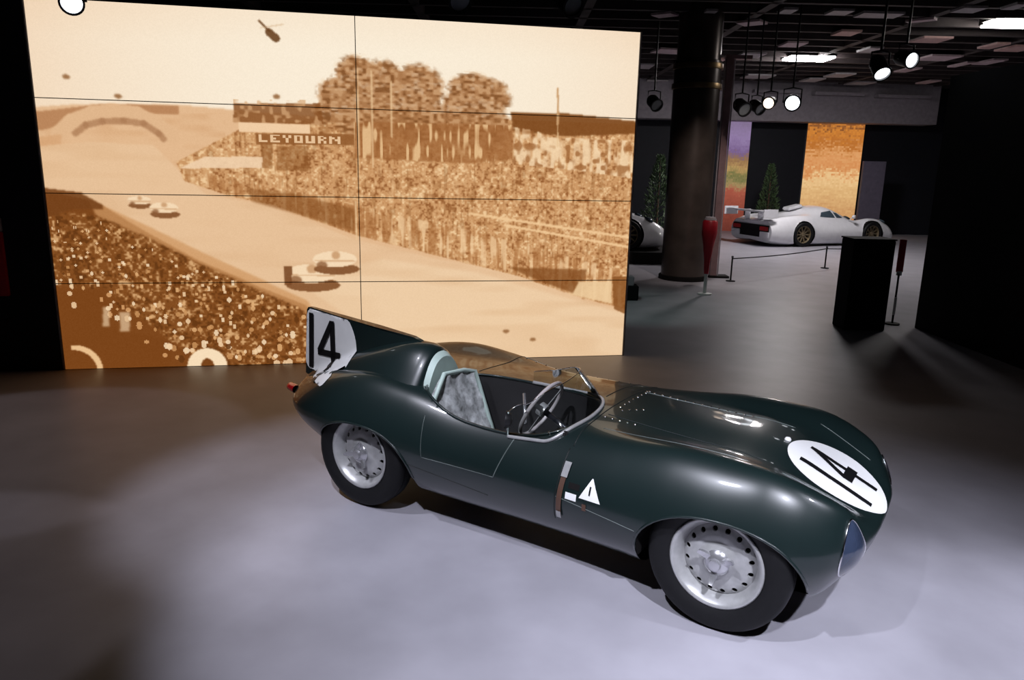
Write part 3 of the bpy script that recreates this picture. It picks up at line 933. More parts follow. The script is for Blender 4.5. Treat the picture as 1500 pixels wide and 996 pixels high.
# wheels
TR = 0.345
def make_wheel(x, s, yc):
    """s = -1 is the car's right; outer face at yc + s * ..."""
    T = Matrix.Translation((x, s * yc, TR)) @ Matrix.Rotation(-s * PI / 2, 4, 'X')   # local z points outwards
    bm = bmesh.new()
    R0 = 0.222
    prof = [(R0, -0.062), (0.25, -0.078), (0.295, -0.086), (0.325, -0.076), (0.340, -0.058), (TR, -0.03), (TR, -0.022), (TR - 0.006, -0.020), (TR - 0.006, -0.014), (TR, -0.012), (TR, 0.012),
            (TR - 0.006, 0.014), (TR - 0.006, 0.020), (TR, 0.022), (TR, 0.03), (0.340, 0.058), (0.325, 0.076), (0.295, 0.086), (0.25, 0.078), (R0, 0.062)]
    add_lathe(bm, prof, 64, T, closed_prof=True)
    w = bm_obj('wheel', bm, M_tyre, car, angle=35)
    w['label'] = 'black racing tyre with pierced alloy disc wheel'
    # rim
    bm = bmesh.new()
    add_lathe(bm, [(0.205, -0.07), (0.226, -0.07), (0.222, -0.05), (0.205, -0.045), (0.205, 0.03), (0.214, 0.052), (0.222, 0.062), (0.227, 0.070), (0.218, 0.074), (0.205, 0.064), (0.188, 0.036), (0.176, 0.006)], 64, T)
    bm_obj('rim', bm, M_alu, w, smooth=True)
    # disc with sixteen real holes
    bm = bmesh.new()
    n = 16; r0, r1, rh, hr = 0.128, 0.178, 0.155, 0.0125
    def P(r, t):
        u = (r - r0) / (r1 - r0)
        return T @ Vector((r * math.cos(t), r * math.sin(t), 0.030 - 0.026 * u * u))
    for k in range(n):
        t0 = 2 * PI * k / n; dt = 2 * PI / n; tm = t0 + dt / 2
        outer = []
        for i in range(4): outer.append((r0, t0 + dt * i / 4))
        for i in range(4): outer.append((r0 + (r1 - r0) * i / 4, t0 + dt))
        for i in range(4): outer.append((r1, t0 + dt - dt * i / 4))
        for i in range(4): outer.append((r1 - (r1 - r0) * i / 4, t0))
        ov, iv, dv = [], [], []
        for (r, t) in outer:
            a = math.atan2((t - tm) * rh, r - rh)
            ov.append(bm.verts.new(P(r, t)))
            iv.append(bm.verts.new(P(rh + hr * math.cos(a), tm + hr * math.sin(a) / rh)))
            q = P(rh + hr * math.cos(a), tm + hr * math.sin(a) / rh); dv.append(bm.verts.new(q + (T.to_3x3() @ Vector((0, 0, -0.012)))))
        for i in range(16):
            j = (i + 1) % 16
            bm.faces.new((ov[i], ov[j], iv[j], iv[i])); bm.faces.new((iv[i], iv[j], dv[j], dv[i]))
    bmesh.ops.remove_doubles(bm, verts=bm.verts, dist=1e-5)
    add_lathe(bm, [(0.128, 0.030), (0.112, 0.033), (0.10, 0.030), (0.088, 0.032), (0.066, 0.046), (0.05, 0.05)], 48, T)
    bm_obj('wheel_disc', bm, M_alu, w, angle=40)
    bm = bmesh.new()
    add_lathe(bm, [(0.21, -0.045), (0.0, -0.045)], 32, T)
    bm_obj('brake_shadow_plate', bm, M_under, w)
    bm = bmesh.new()
    add_lathe(bm, [(0.06, 0.04), (0.062, 0.058), (0.05, 0.072), (0.03, 0.078), (0.026, 0.094), (0.0, 0.098)], 28, T)
    bm_obj('hub', bm, M_polish, w, angle=40)
    bm = bmesh.new()
    for k in range(3):
        t = 2 * PI * k / 3 + (0.45 if x > 0 else 1.2)
        M3 = T @ Matrix.Rotation(t, 4, 'Z')
        pts = [(0.02, 0.016, 0.064), (0.055, 0.018, 0.068), (0.088, 0.013, 0.086), (0.098, 0.009, 0.094)]
        vs = []
        for (r, hw, z) in pts:
            vs.append([bm.verts.new(M3 @ Vector(c)) for c in ((r, -hw, z - 0.007), (r, hw, z - 0.007), (r, hw * 0.8, z + 0.008), (r, -hw * 0.8, z + 0.008))])
        for A, B in zip(vs[:-1], vs[1:]):
            for i in range(4):
                bm.faces.new((A[i], A[(i + 1) % 4], B[(i + 1) % 4], B[i]))
        bm.faces.new(vs[0]); bm.faces.new(vs[-1])
    bm_obj('knock_off_spinner', bm, M_polish, w, angle=40)
for x, yc in ((1.15, 0.625), (-1.15, 0.60)):
    for s in (-1, 1):
        make_wheel(x, s, yc)
for x in (1.15, -1.15):
    bm = bmesh.new()
    add_tube(bm, [(x, -0.56, TR), (x, 0.56, TR)], 0.035, 12)
    bm_obj('axle', bm, M_gun, car, smooth=True)

# cockpit fittings: seat
bm = bmesh.new()
nu, nv = 22, 26
g = {}
rr = random.Random(3)
for i in range(nu + 1):
    for j in range(nv + 1):
        u, v = i / nu, j / nv
        y = -0.590 + 0.465 * u
        e = abs(2 * u - 1)
        zt_ = 0.72 + 0.17 * min(1.0, u / 0.38) - 0.035 * max(0.0, (u - 0.38) / 0.62)
        z = 0.34 + (zt_ - 0.34) * v
        x = -0.48 - 0.185 * v + 0.05 * e ** 4 * (1 - 0.5 * v) + 0.007 * math.sin(u * 22 + 5 * v) + 0.008 * rr.random() - 0.012 * abs(math.sin(v * 9.4))
        g[i, j] = bm.verts.new((x, y, z))
for i in range(nu):
    for j in range(nv):
        bm.faces.new((g[i, j], g[i + 1, j], g[i + 1, j + 1], g[i, j + 1]))
seat = bm_obj('seat', bm, M_seat, car, smooth=True)
m = seat.modifiers.new('thickness', 'SOLIDIFY'); m.thickness = 0.03; m.offset = 1
bm = bmesh.new()
add_tube(bm, [(-0.635, -0.585, 0.725), (-0.665, -0.42, 0.893), (-0.665, -0.22, 0.875), (-0.645, -0.13, 0.855), (-0.56, -0.12, 0.62), (-0.48, -0.12, 0.42)], 0.015, 10)
bm_obj('seat_piping', bm, M_mint, seat, smooth=True)
bm = bmesh.new()
add_box(bm, Vector((-0.36, -0.33, 0.34)), (0.40, 0.42, 0.12), Matrix.Rotation(-0.12, 3, 'Y'), bev=0.035)
bm_obj('seat_cushion', bm, M_seat, seat, angle=60)
# pale headrest pad on the front of the fairing
bm = bmesh.new()
pv = []
for d in (0, 1):
    ring = []
    for i in range(25):
        t = PI * i / 24
        c, s = math.cos(t), math.sin(t)
        sc = 0.93 if d else 1.0
        ring.append(bm.verts.new((-0.778 + (0.035 if d else 0), FY + 0.170 * sc * math.copysign(abs(c) ** 0.9, c) * (1 + 0.35 * (1 - s) ** 2), 0.60 + 0.40 * sc * s ** 0.70 if s > 1e-6 else 0.60)))
    pv.append(ring)
for i in range(24):
    bm.faces.new((pv[0][i], pv[0][i + 1], pv[1][i + 1], pv[1][i]))
bm.faces.new(pv[1]); bm.faces.new(pv[0])
bm.faces.new((pv[0][0], pv[0][24], pv[1][24], pv[1][0]))
bm_obj('headrest_pad', bm, M_mint, car, angle=45)
# dashboard with dials
bm = bmesh.new()
add_box(bm, Vector((0.235, -0.31, 0.665)), (0.03, 0.50, 0.20), Matrix.Rotation(0.15, 3, 'Y'), bev=0.008)
dash = bm_obj('dashboard', bm, M_tub, car, angle=40)
for y, z, r in ((-0.40, 0.69, 0.055), (-0.25, 0.69, 0.055), (-0.14, 0.66, 0.03), (-0.50, 0.65, 0.03)):
    T = Matrix.Translation((0.214, y, z)) @ Matrix.Rotation(-PI / 2 + 0.15, 4, 'Y')
    bm = bmesh.new(); add_lathe(bm, [(r, 0), (r, 0.012), (r * 0.85, 0.014), (r * 0.82, 0.006), (0, 0.006)], 24, T)
    bm_obj('dial', bm, M_chrome, dash, angle=40)
# steering wheel
swc = Vector((-0.03, -0.33, 0.775)); ax = Vector((-0.894, 0, 0.447)).normalized()
e1 = Vector((0, 1, 0)); e2 = ax.cross(e1)
bm = bmesh.new()
add_tube(bm, [swc + (e1 * math.cos(2 * PI * k / 48) + e2 * math.sin(2 * PI * k / 48)) * 0.182 for k in range(48)], 0.0115, 10, closed=True)
sw = bm_obj('steering_wheel', bm, M_wood, car, smooth=True)
for k in range(3):
    t = PI / 2 + 2 * PI * k / 3
    d = e1 * math.cos(t) + e2 * math.sin(t)
    bm = bmesh.new()
    n_ = ax.cross(d) * 0.016
    a_, b_ = swc + ax * -0.02 + d * 0.02, swc + d * 0.178
    vs = [bm.verts.new(p) for p in (a_ - n_, a_ + n_, b_ + n_ * 0.8, b_ - n_ * 0.8)]
    f1 = bm.faces.new(vs)
    r = bmesh.ops.extrude_face_region(bm, geom=[f1])
    for v in [g_ for g_ in r['geom'] if isinstance(g_, bmesh.types.BMVert)]:
        v.co += ax * 0.004
    bm_obj('spoke', bm, M_alu, sw)
bm = bmesh.new(); add_tube(bm, [swc + ax * 0.012, swc - ax * 0.03], 0.04, 20)
bm_obj('boss', bm, M_alu, sw, angle=40)
bm = bmesh.new(); add_tube(bm, [swc - ax * 0.02, swc - ax * 0.36], 0.018, 12)
bm_obj('steering_column', bm, M_gun, car, smooth=True)
# wrap-round perspex screen, its rim and rivets
bm = bmesh.new()
path = []
for i in range(97):
    t = i / 96
    if t < 0.32:
        u = t / 0.32; x, y = -0.07 + 0.20 * u, -0.618 + 0.012 * u
    elif t < 0.68:
        u = (t - 0.32) / 0.36; a = PI * u
        x, y = 0.13 + 0.17 * math.sin(a) ** 0.9, -0.316 - 0.29 * math.cos(a)
    else:
        u = (t - 0.68) / 0.32; x, y = 0.13 - 0.40 * u, -0.026
    path.append((x, y, t))
rowsW = []
for x, y, t in path:
    p = down(x, y, 0.0)
    hgt = 0.175 - 0.03 * abs(2 * t - 1) ** 2 - (0.07 * (t - 0.6) / 0.4 if t > 0.6 else 0)
    lean = 0.17
    cx, cy = -0.25, -0.316
    inn = Vector((cx - x, (cy - y) * 0.35, 0)).normalized()
    rowsW.append([p + Vector((0, 0, hgt * k / 5)) + inn * lean * (k / 5) ** 1.2 * max(0.0, math.sin(PI * min(1.0, t * 1.12))) for k in range(6)])
vg = [[bm.verts.new(p) for p in r] for r in rowsW]
for A, B in zip(vg[:-1], vg[1:]):
    for k in range(5):
        bm.faces.new((A[k], A[k + 1], B[k + 1], B[k]))
ws = bm_obj('windscreen', bm, M_perspex, car, smooth=True)
bm = bmesh.new()
add_tube(bm, [r[5] for r in rowsW], 0.0028, 6)
bm_obj('screen_edge', bm, M_chrome, ws, smooth=True)
bm = bmesh.new()
add_tube(bm, rowsW[0], 0.004, 6)
bm_obj('screen_end_bead', bm, M_mint, ws, smooth=True)
bm = bmesh.new()
add_tube(bm, [r[0] + Vector((0, 0, 0.006)) for r in rowsW], 0.011, 6)
bm_obj('screen_base_strip', bm, M_alu, ws, smooth=True)
# added bright strip standing in for glare inside the door, and a frame tube
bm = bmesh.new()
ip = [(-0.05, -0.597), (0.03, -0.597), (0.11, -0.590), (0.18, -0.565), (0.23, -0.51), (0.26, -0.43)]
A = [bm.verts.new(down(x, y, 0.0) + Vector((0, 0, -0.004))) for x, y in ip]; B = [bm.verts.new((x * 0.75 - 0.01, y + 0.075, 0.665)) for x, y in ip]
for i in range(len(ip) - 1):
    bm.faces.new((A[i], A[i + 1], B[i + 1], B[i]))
bm_obj('door_glare_strip', bm, M_alu, car, smooth=True)
bm = bmesh.new(); add_tube(bm, [(-0.29, -0.10, 0.76), (-0.20, -0.22, 0.62)], 0.011, 8)
bm_obj('gear_lever', bm, M_polish, car, smooth=True)
# mirror
bm = bmesh.new()
T = Matrix.Translation((-0.085, -0.612, 0.775)) @ Matrix.Rotation(-PI / 2 + 0.1, 4, 'Y') @ Matrix.Rotation(0.5, 4, 'X')
add_lathe(bm, [(0, -0.035), (0.035, -0.026), (0.05, 0.0), (0.05, 0.006), (0.044, 0.004), (0, 0.004)], 24, T)
mi = bm_obj('mirror', bm, M_lampblack, car, angle=40)
bm = bmesh.new(); add_tube(bm, [(-0.075, -0.612, 0.70), (-0.075, -0.612, 0.76)], 0.007, 8)
bm_obj('mirror_stalk', bm, M_chrome, mi, smooth=True)
# ---------------------------------------------------------------- ceiling fittings
M_slat = mat('ceiling_slat', (0.055, 0.042, 0.042, 1), rough=0.7)
def hall_box(name, a, d, z, s, m, parent=None, rz=0.0):
    bm = bmesh.new()
    p = hall(a, d); p.z = z
    add_box(bm, p, s, rotz(HALL + rz))
    return bm_obj(name, bm, m, parent)
for k in range(22):
    hall_box('slat', 3.5, 7.5 + 0.9 * k, 4.95, (26, 0.10, 0.16), M_slat, ceiling)
for k in range(9):
    hall_box('beam', -8 + 3.1 * k, 17.0, 4.95, (0.16, 21, 0.16), M_slat, ceiling)

M_pan = mat('pink_ceiling_panel', (0.62, 0.48, 0.51, 1), rough=0.6)
M_pan2 = mat('reddish_ceiling_panel', (0.66, 0.42, 0.39, 1), rough=0.6)
M_pan3 = mat('grey_ceiling_panel', (0.50, 0.46, 0.48, 1), rough=0.6)
M_lum = emis('luminaire', (1.0, 0.95, 0.95, 1), 100.0); M_lum2 = emis('luminaire_side', (1.0, 0.95, 0.9, 1), 40.0)
SLOTS = [((-3.724, 10.015), 0.32, 0, 0.9), ((-2.554, 11.471), 0.41, 0, 0.9), ((-5.335, 14.288), 0.69, 0, 0.2), ((-1.206, 13.35), 0.41, 1, 0), ((-2.488, 14.413), 0.45, 0, 0), ((-0.371, 11.635), 0.72, 2, 0), ((0.216, 12.487), 0.17, 0, 0.8), ((0.171, 14.905), 0.6, 1, 0), ((0.087, 17.873), 0.75, 0, 0), ((1.256, 16.295), 0.29, 1, 0), ((1.676, 16.907), 0.54, 1, 0), ((1.109, 19.099), 0.37, 0, 0), ((0.478, 19.399), 0.17, 0, 0), ((-1.135, 15.892), 0.31, 2, 0), ((-3.788, 15.704), 0.57, 2, 0), ((-1.688, 10.59), 0.24, 2, 0), ((-0.93, 11.092), 0.36, 2, 0), ((1.0, 11.77), 0.39, 2, 0), ((-4.843, 16.329), 0.35, 1, 0), ((-2.662, 20.742), 0.59, 2, 0), ((-4.884, 20.26), 0.82, 2, 0), ((-2.494, 23.189), 0.65, 2, 0), ((-0.812, 20.096), 0.33, 0, 0), ((-3.626, 21.723), 0.5, 2, 0), ((-7.021, 16.782), 0.38, 2, 0), ((-8.311, 20.618), 0.67, 2, 0), ((1.659, 11.781), 0.22, 2, 0), ((-2.921, 10.125), 0.19, 2, 0), ((-0.606, 23.46), 0.33, 0, 0)]
for (x, y), w, k, a in SLOTS:
    bm = bmesh.new()
    dd = (Vector((x, y, 0)) - Vector((2.08, -3.95, 0))).length
    dl = min(0.9, max(0.25, 5.5 * dd * dd / (1117 * 2.8)))
    add_box(bm, Vector((0, 0, 0)), (max(w, 0.2), dl, 0.04))
    bm2 = bmesh.new()
    add_box(bm2, Vector((0, 0, 0.0245)), (max(w, 0.2) + 0.02, dl + 0.02, 0.009))
    e = empty('acoustic_panel', (x, y, 4.84), HALL + a)
    tag(e, ('small pale pink panel set in the dark slatted ceiling', 'small reddish panel set in the dark slatted ceiling', 'small grey panel set in the dark slatted ceiling')[k], 'ceiling panel', 'small panels in the dark ceiling')
    bm_obj('panel_face', bm, (M_pan, M_pan2, M_pan3)[k], e); bm_obj('housing', bm2, M_lampblack, e)
for (x, y), w, l, lb in [((-2.718, 16.967), 1.05, 0.75, 'long bright white ceiling luminaire above the white racing car'), ((1.703, 13.677), 0.95, 0.75, 'bright white ceiling luminaire above the black partition'), ((1.378, 13.294), 0.26, 0.4, 'small bright ceiling luminaire beside a larger lit one')]:
    e = empty('ceiling_luminaire', (x, y, 4.85), HALL)
    tag(e, lb, 'ceiling light', 'lit ceiling luminaires')
    bm = bmesh.new(); add_box(bm, Vector((0, 0, 0)), (w, l, 0.04)); bm_obj('diffuser', bm, M_lum if w > 1 else M_lum2, e)
    bm = bmesh.new(); add_box(bm, Vector((0, 0, 0.095)), (w + 0.06, l + 0.06, 0.15)); bm_obj('housing', bm, M_lampblack, e)

# ---------------------------------------------------------------- spot lamps
M_lensd = mat('clear_lamp_lens', (0.42, 0.46, 0.48, 1), rough=0.12, coat=1.0)
def spotlight(loc, aim, label, group=None, power=0, cone=50, blend=0.3, col=(1, 1, 1), lens=None, r=0.11, L=0.30, beam='spot_beam'):
    loc = Vector(loc); aim = Vector(aim)
    e = empty('spotlight', loc)
    tag(e, label, 'spotlight', group)
    d = (aim - loc).normalized()
    q = d.to_track_quat('Z', 'Y').to_matrix().to_4x4()
    bm = bmesh.new()
    add_lathe(bm, [(0, -L * 0.55), (r * 0.7, -L * 0.55), (r, -L * 0.3), (r, L * 0.4), (r * 1.12, L * 0.42), (r * 1.12, L * 0.5), (r * 0.92, L * 0.5), (r * 0.9, L * 0.36)], 24, q)
    bm_obj('lamp_housing', bm, M_lampblack, e, angle=40)
    bm = bmesh.new(); add_lathe(bm, [(r * 0.92, L * 0.40), (0, L * 0.42)], 24, q)
    bm_obj('lens', bm, lens or M_lensd, e, smooth=True)
    bm = bmesh.new()
    side_ = d.cross(Vector((0, 0, 1)))
    side_ = side_.normalized() if side_.length > 0.05 else Vector((1, 0, 0))
    add_tube(bm, [side_ * r * 1.02, side_ * r * 1.15, side_ * r * 1.15 + Vector((0, 0, r * 1.7)), Vector((0, 0, r * 1.9)), -side_ * r * 1.15 + Vector((0, 0, r * 1.7)), -side_ * r * 1.15, -side_ * r * 1.02], 0.014, 6)
    bm_obj('yoke', bm, M_lampblack, e)
    bm = bmesh.new(); add_tube(bm, [(0, 0, r * 1.85), (0, 0, 5.03 - loc.z)], 0.016, 8)
    bm_obj('hanger_rod', bm, M_lampblack, e)
    if power:
        ld = bpy.data.lights.new(beam, 'SPOT')
        ld.energy = power; ld.spot_size = math.radians(cone); ld.spot_blend = blend; ld.color = col; ld.shadow_soft_size = 0.06
        lo = bpy.data.objects.new(beam, ld); COL.objects.link(lo); lo.parent = e
        lo.location = d * (L * 0.5 + 0.02); lo.rotation_euler = d.to_track_quat('-Z', 'Y').to_euler()
    return e
for (loc, aim, pw_, cone, bl, col), bn in zip(CAR_SPOTS, CAR_BEAMS):
    spotlight(loc, aim, 'black ceiling spotlight aimed down at the green racing car', 'spotlights over the green car', pw_, cone, bl, col, beam=bn)
for (loc, aim, pw_, cone, bl, col), bn in zip(HALL_SPOTS, HALL_BEAMS):
    spotlight(loc, aim, 'black ceiling spotlight aimed down into the far hall', 'spotlights over the far hall', pw_, cone, bl, col, beam=bn)
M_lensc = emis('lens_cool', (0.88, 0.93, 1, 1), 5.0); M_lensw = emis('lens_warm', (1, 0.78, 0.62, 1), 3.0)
C0 = Vector((2.0767, -3.9503, 2.1483))
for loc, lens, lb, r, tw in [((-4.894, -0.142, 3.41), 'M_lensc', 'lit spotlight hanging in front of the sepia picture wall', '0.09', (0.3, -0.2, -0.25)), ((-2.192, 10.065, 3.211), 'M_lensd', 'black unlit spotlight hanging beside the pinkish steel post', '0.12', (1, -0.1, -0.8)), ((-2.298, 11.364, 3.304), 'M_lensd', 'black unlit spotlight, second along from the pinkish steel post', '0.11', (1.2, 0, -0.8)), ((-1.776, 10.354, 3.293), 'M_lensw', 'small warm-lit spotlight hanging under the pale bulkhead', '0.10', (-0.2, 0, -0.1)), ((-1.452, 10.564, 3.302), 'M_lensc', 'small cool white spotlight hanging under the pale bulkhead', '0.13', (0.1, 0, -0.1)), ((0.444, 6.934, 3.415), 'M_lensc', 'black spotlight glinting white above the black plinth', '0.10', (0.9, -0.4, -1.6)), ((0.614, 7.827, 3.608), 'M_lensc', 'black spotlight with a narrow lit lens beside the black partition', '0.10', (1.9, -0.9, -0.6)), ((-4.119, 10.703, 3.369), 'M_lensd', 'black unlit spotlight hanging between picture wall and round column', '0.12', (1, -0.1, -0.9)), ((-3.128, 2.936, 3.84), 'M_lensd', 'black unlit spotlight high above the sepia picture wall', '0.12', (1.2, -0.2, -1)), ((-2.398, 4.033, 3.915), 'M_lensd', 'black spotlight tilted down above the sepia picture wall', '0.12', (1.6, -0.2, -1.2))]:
    loc = Vector(loc)
    to = (C0 - loc).normalized()
    spotlight(loc, loc + to + Vector(tw), lb, 'hanging spotlights in view', lens=globals()[lens], r=float(r), L=0.28)

# ---------------------------------------------------------------- column, post, red stand
cc = Vector((-3.176, 10.441, 0.0))
e = empty('round_column', cc); tag(e, 'thick dark glossy round column between picture wall and far hall', 'column')
M_colm = mat('column_dark_lacquer', (0.085, 0.066, 0.058, 1), rough=0.3, metal=0.4, vary=0.25, scale=3)
M_goldlit = mat('column_goldlit_band', (0.35, 0.24, 0.13, 1), rough=0.35, metal=0.9)  # gold light on the bands is put into their colour
bm = bmesh.new(); add_lathe(bm, [(0.43, 0), (0.43, 4.05), (0.40, 4.06), (0.40, 5.02)], 48); bm_obj('shaft', bm, M_colm, e, angle=40)
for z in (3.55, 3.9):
    bm = bmesh.new(); add_lathe(bm, [(0.42, z), (0.455, z + 0.01), (0.46, z + 0.05), (0.455, z + 0.1), (0.42, z + 0.11)], 48); bm_obj('collar_band', bm, M_goldlit, e, angle=40)
bm = bmesh.new(); add_lathe(bm, [(0.43, 0.0), (0.47, 0.0), (0.47, 0.08), (0.43, 0.09)], 48); bm_obj('base_ring', bm, M_under, e, angle=40)

pc = Vector((-2.598, 10.613, 0.0))
e = empty('steel_post', pc + FV * 0.5 + RV * 0.09, HALL); tag(e, 'slim pinkish steel post with crossbar standing beside the round column', 'post')
M_pink = mat('post_pinkish_steel', (0.30, 0.19, 0.20, 1), rough=0.4, metal=0.3)
bm = bmesh.new(); add_box(bm, Vector((0, 0, 2.08)), (0.13, 0.13, 4.16)); bm_obj('shaft', bm, M_pink, e)
bm = bmesh.new(); add_box(bm, Vector((0.16, 0, 4.19)), (0.5, 0.12, 0.07)); bm_obj('crossbar', bm, M_pink, e)
bm = bmesh.new(); add_box(bm, Vector((0.10, 0, 0.02)), (0.4, 0.3, 0.04)); bm_obj('base_plate', bm, M_under, e)
for s in (-1, 1):
    bm = bmesh.new(); add_tube(bm, [(s * 0.09, -0.04, 0.04), (s * 0.09, -0.04, 4.15)], 0.014, 6); bm_obj('cable', bm, M_bulk, e)

rc = Vector((-2.193, 8.888, 0.0))
e = empty('red_stand', rc); tag(e, 'red tapering stand on a slim white foot in front of the column', 'stand')
bm = bmesh.new(); add_lathe(bm, [(0.0, 1.28), (0.10, 1.28), (0.125, 1.25), (0.13, 1.05), (0.09, 0.85), (0.055, 0.6), (0.04, 0.36), (0.0, 0.36)], 24); bm_obj('red_shade', bm, M_redp, e, angle=40)
bm = bmesh.new(); add_lathe(bm, [(0.0, 1.33), (0.08, 1.33), (0.105, 1.28), (0.0, 1.275)], 24); bm_obj('cap', bm, M_bulk, e, angle=40)
bm = bmesh.new(); add_lathe(bm, [(0.0, 0.37), (0.03, 0.37), (0.03, 0.03), (0.12, 0.02), (0.12, 0.0), (0, 0)], 20); bm_obj('white_foot', bm, M_white, e, angle=40)

# ---------------------------------------------------------------- black plinth and little sign
bc = Vector((0.492, 7.542, 0.0))
e = empty('black_plinth', bc, HALL); tag(e, 'matt black box plinth standing in front of the white racing car', 'plinth')
bm = bmesh.new(); add_box(bm, Vector((0, 0, 0.62)), (0.56, 0.40, 1.24), bev=0.008); bm_obj('box', bm, M_black, e, angle=40)
bm = bmesh.new(); add_box(bm, Vector((0, 0, 1.25)), (0.58, 0.42, 0.02)); bm_obj('top_plate', bm, M_black, e)
sc_ = Vector((0.861, 8.123, 0.0))
e = empty('sign_post', sc_, HALL - 0.2); tag(e, 'slim black post with a narrow red strip beside the black plinth', 'sign')
bm = bmesh.new(); add_tube(bm, [(0, 0, 0.0), (0, 0, 0.74)], 0.014, 8); add_lathe(bm, [(0, 0.02), (0.1, 0.02), (0.1, 0), (0, 0)], 20); bm_obj('pole', bm, M_under, e)
bm = bmesh.new(); add_box(bm, Vector((0, 0, 0.99)), (0.09, 0.02, 0.46)); bm_obj('red_strip', bm, M_redp, e)
bm = bmesh.new(); add_box(bm, Vector((0, 0, 0.74)), (0.07, 0.022, 0.06)); bm_obj('white_tip', bm, M_white, e)
bm = bmesh.new(); add_box(bm, Vector((0, -0.012, 0.27)), (0.035, 0.012, 0.26)); bm_obj('glint_strip', bm, M_white, e)  # added white strip standing in for a glint on the plinth edge

# red panel on the black wall left of the picture
e = empty('red_sign', S0 - SD * 0.72 - SN * 0.025, HW); tag(e, 'dark red panel with pale top mounted on the black wall', 'sign')
bm = bmesh.new(); add_box(bm, Vector((0, 0, 1.08)), (0.62, 0.05, 0.62), bev=0.004); bm_obj('red_panel', bm, M_redp, e)
bm = bmesh.new(); add_box(bm, Vector((0, 0, 1.46)), (0.62, 0.05, 0.13), bev=0.004); bm_obj('pale_top', bm, M_bulk, e)

# ---------------------------------------------------------------- backlit pictures on the end wall
def small_picture(name, label, a0, a1, z0, z1, d, stops, streak, seed, strength):
    r2 = np.random.default_rng(seed)
    nc, nr = 30, 60
    im = np.zeros((nr, nc, 3))
    ks = [s[0] for s in stops]
    nz = r2.random((nr, nc)) * 0.5 + np.repeat(r2.random((nr, nc // 5)), 5, axis=1) * 0.5
    for j in range(nr):
        for i in range(nc):
            t = (j + 0.5) / nr + streak * (nz[j, i] - 0.5) + 0.012 * math.sin(i * 0.35)
            im[j, i] = [np.interp(t, ks, [s[1][c] for s in stops]) for c in range(3)]
    vv = np.clip(im / 255, 0, 1)
    ln = np.where(vv <= 0.04045, vv / 12.92, ((vv + 0.055) / 1.055) ** 2.4)
    o = empty(name, hall((a0 + a1) / 2, d)); tag(o, label, 'picture')
    base = hall(a0, d) - hall((a0 + a1) / 2, d)
    f_ = lambda s, z, dd: base + RV * s + FV * dd + Vector((0, 0, z0 + z))
    picture_panel('display_face', o, ln, 0, nc, 0, nr, (a1 - a0) / nc, (z1 - z0) / nr, 0.0, 0.12, picture_mat(name + '_print', strength), f_)
small_picture('sunset_picture', 'tall backlit orange sunset picture behind the white racing car', 10.02, 11.96, 0.0, 3.70, DB - 0.13,
              [(0.0, (200, 140, 90)), (0.38, (236, 190, 130)), (0.5, (250, 208, 150)), (0.6, (226, 150, 90)), (0.72, (236, 170, 110)), (0.84, (196, 118, 52)), (0.93, (222, 140, 60)), (1.0, (150, 92, 50))], 0.18, 5, 0.85)
small_picture('meadow_picture', 'narrow backlit picture with lilac sky and fields behind the steel post', 7.15, 8.1, 0.0, 3.70, DB - 0.13,
              [(0.0, (120, 60, 50)), (0.36, (190, 100, 80)), (0.42, (190, 160, 110)), (0.5, (130, 130, 80)), (0.58, (210, 170, 110)), (0.66, (170, 130, 90)), (0.72, (140, 112, 160)), (0.85, (168, 144, 190)), (1.0, (150, 130, 165))], 0.08, 6, 0.7)
M_lilac = mat('lilac_grey_board', (0.12, 0.105, 0.15, 1), rough=0.6)
e = hall_box('display_board', 11.75, 25.4, 1.23, (0.72, 0.12, 2.46), M_lilac)
tag(e, 'plain lilac grey board standing right of the sunset picture', 'board')
# pale rails under the ceiling in front of the bulkhead
for k, (a, w) in enumerate([(6.0, 1.6), (8.5, 1.5), (10.5, 1.6), (12.6, 1.7)]):
    e = hall_box('ceiling_rail', a, DB - 1.16, 4.62 - 0.035 * k, (w, 0.32, 0.09), M_bulk)
    tag(e, ('short pale bulkhead rail left of the lilac meadow picture', 'short pale bulkhead rail above the slim conifer', 'short pale bulkhead rail above the sunset picture', 'short pale bulkhead rail next to the black partition')[k], 'rail', 'pale rails on the far bulkhead')

# ---------------------------------------------------------------- conifers
M_leaf = mat('conifer_green', (0.065, 0.115, 0.045, 1), rough=0.6, vary=0.5, scale=14)
def conifer(loc, h, w, label, seed):
    r2 = random.Random(seed)
    e = empty('potted_conifer', loc); tag(e, label, 'tree', 'conifers in the far hall')
    bm = bmesh.new(); add_lathe(bm, [(0, 0), (0.17, 0), (0.22, 0.36), (0.19, 0.36), (0.18, 0.31), (0, 0.31)], 20); bm_obj('pot', bm, M_under, e, angle=40)
    bm = bmesh.new(); add_tube(bm, [(0, 0, 0.3), (0, 0, h * 0.95)], [0.035, 0.008], 8); bm_obj('trunk', bm, M_leather, e)
    bm = bmesh.new()
    for k in range(1500):
        t = r2.random() ** 1.25
        z = 0.4 + (h - 0.42) * t
        R = w * (1 - t) ** 0.75 * (0.55 + 0.45 * r2.random()) + 0.015
        a = r2.random() * 2 * PI
        p = Vector((R * math.cos(a), R * math.sin(a), z))
        d = Vector((math.cos(a), math.sin(a), 0.5 + r2.random())).normalized() * (0.05 + 0.06 * r2.random())
        s = d.cross(Vector((r2.random() - .5, r2.random() - .5, r2.random()))).normalized() * 0.018
        bm.faces.new([bm.verts.new(q) for q in (p - s, p + s, p + d + s * 0.3, p + d - s * 0.3)])
    o = bm_obj('foliage', bm, M_leaf, e); o['kind'] = 'stuff'
conifer(Vector([-4.582, 21.694, 0.0]), 2.30, 0.42, 'slim dark conifer standing behind the white racing car', 1)
conifer(Vector([-6.035, 15.922, 0.0]), 2.45, 0.50, 'dark conifer standing left of the round column', 2)

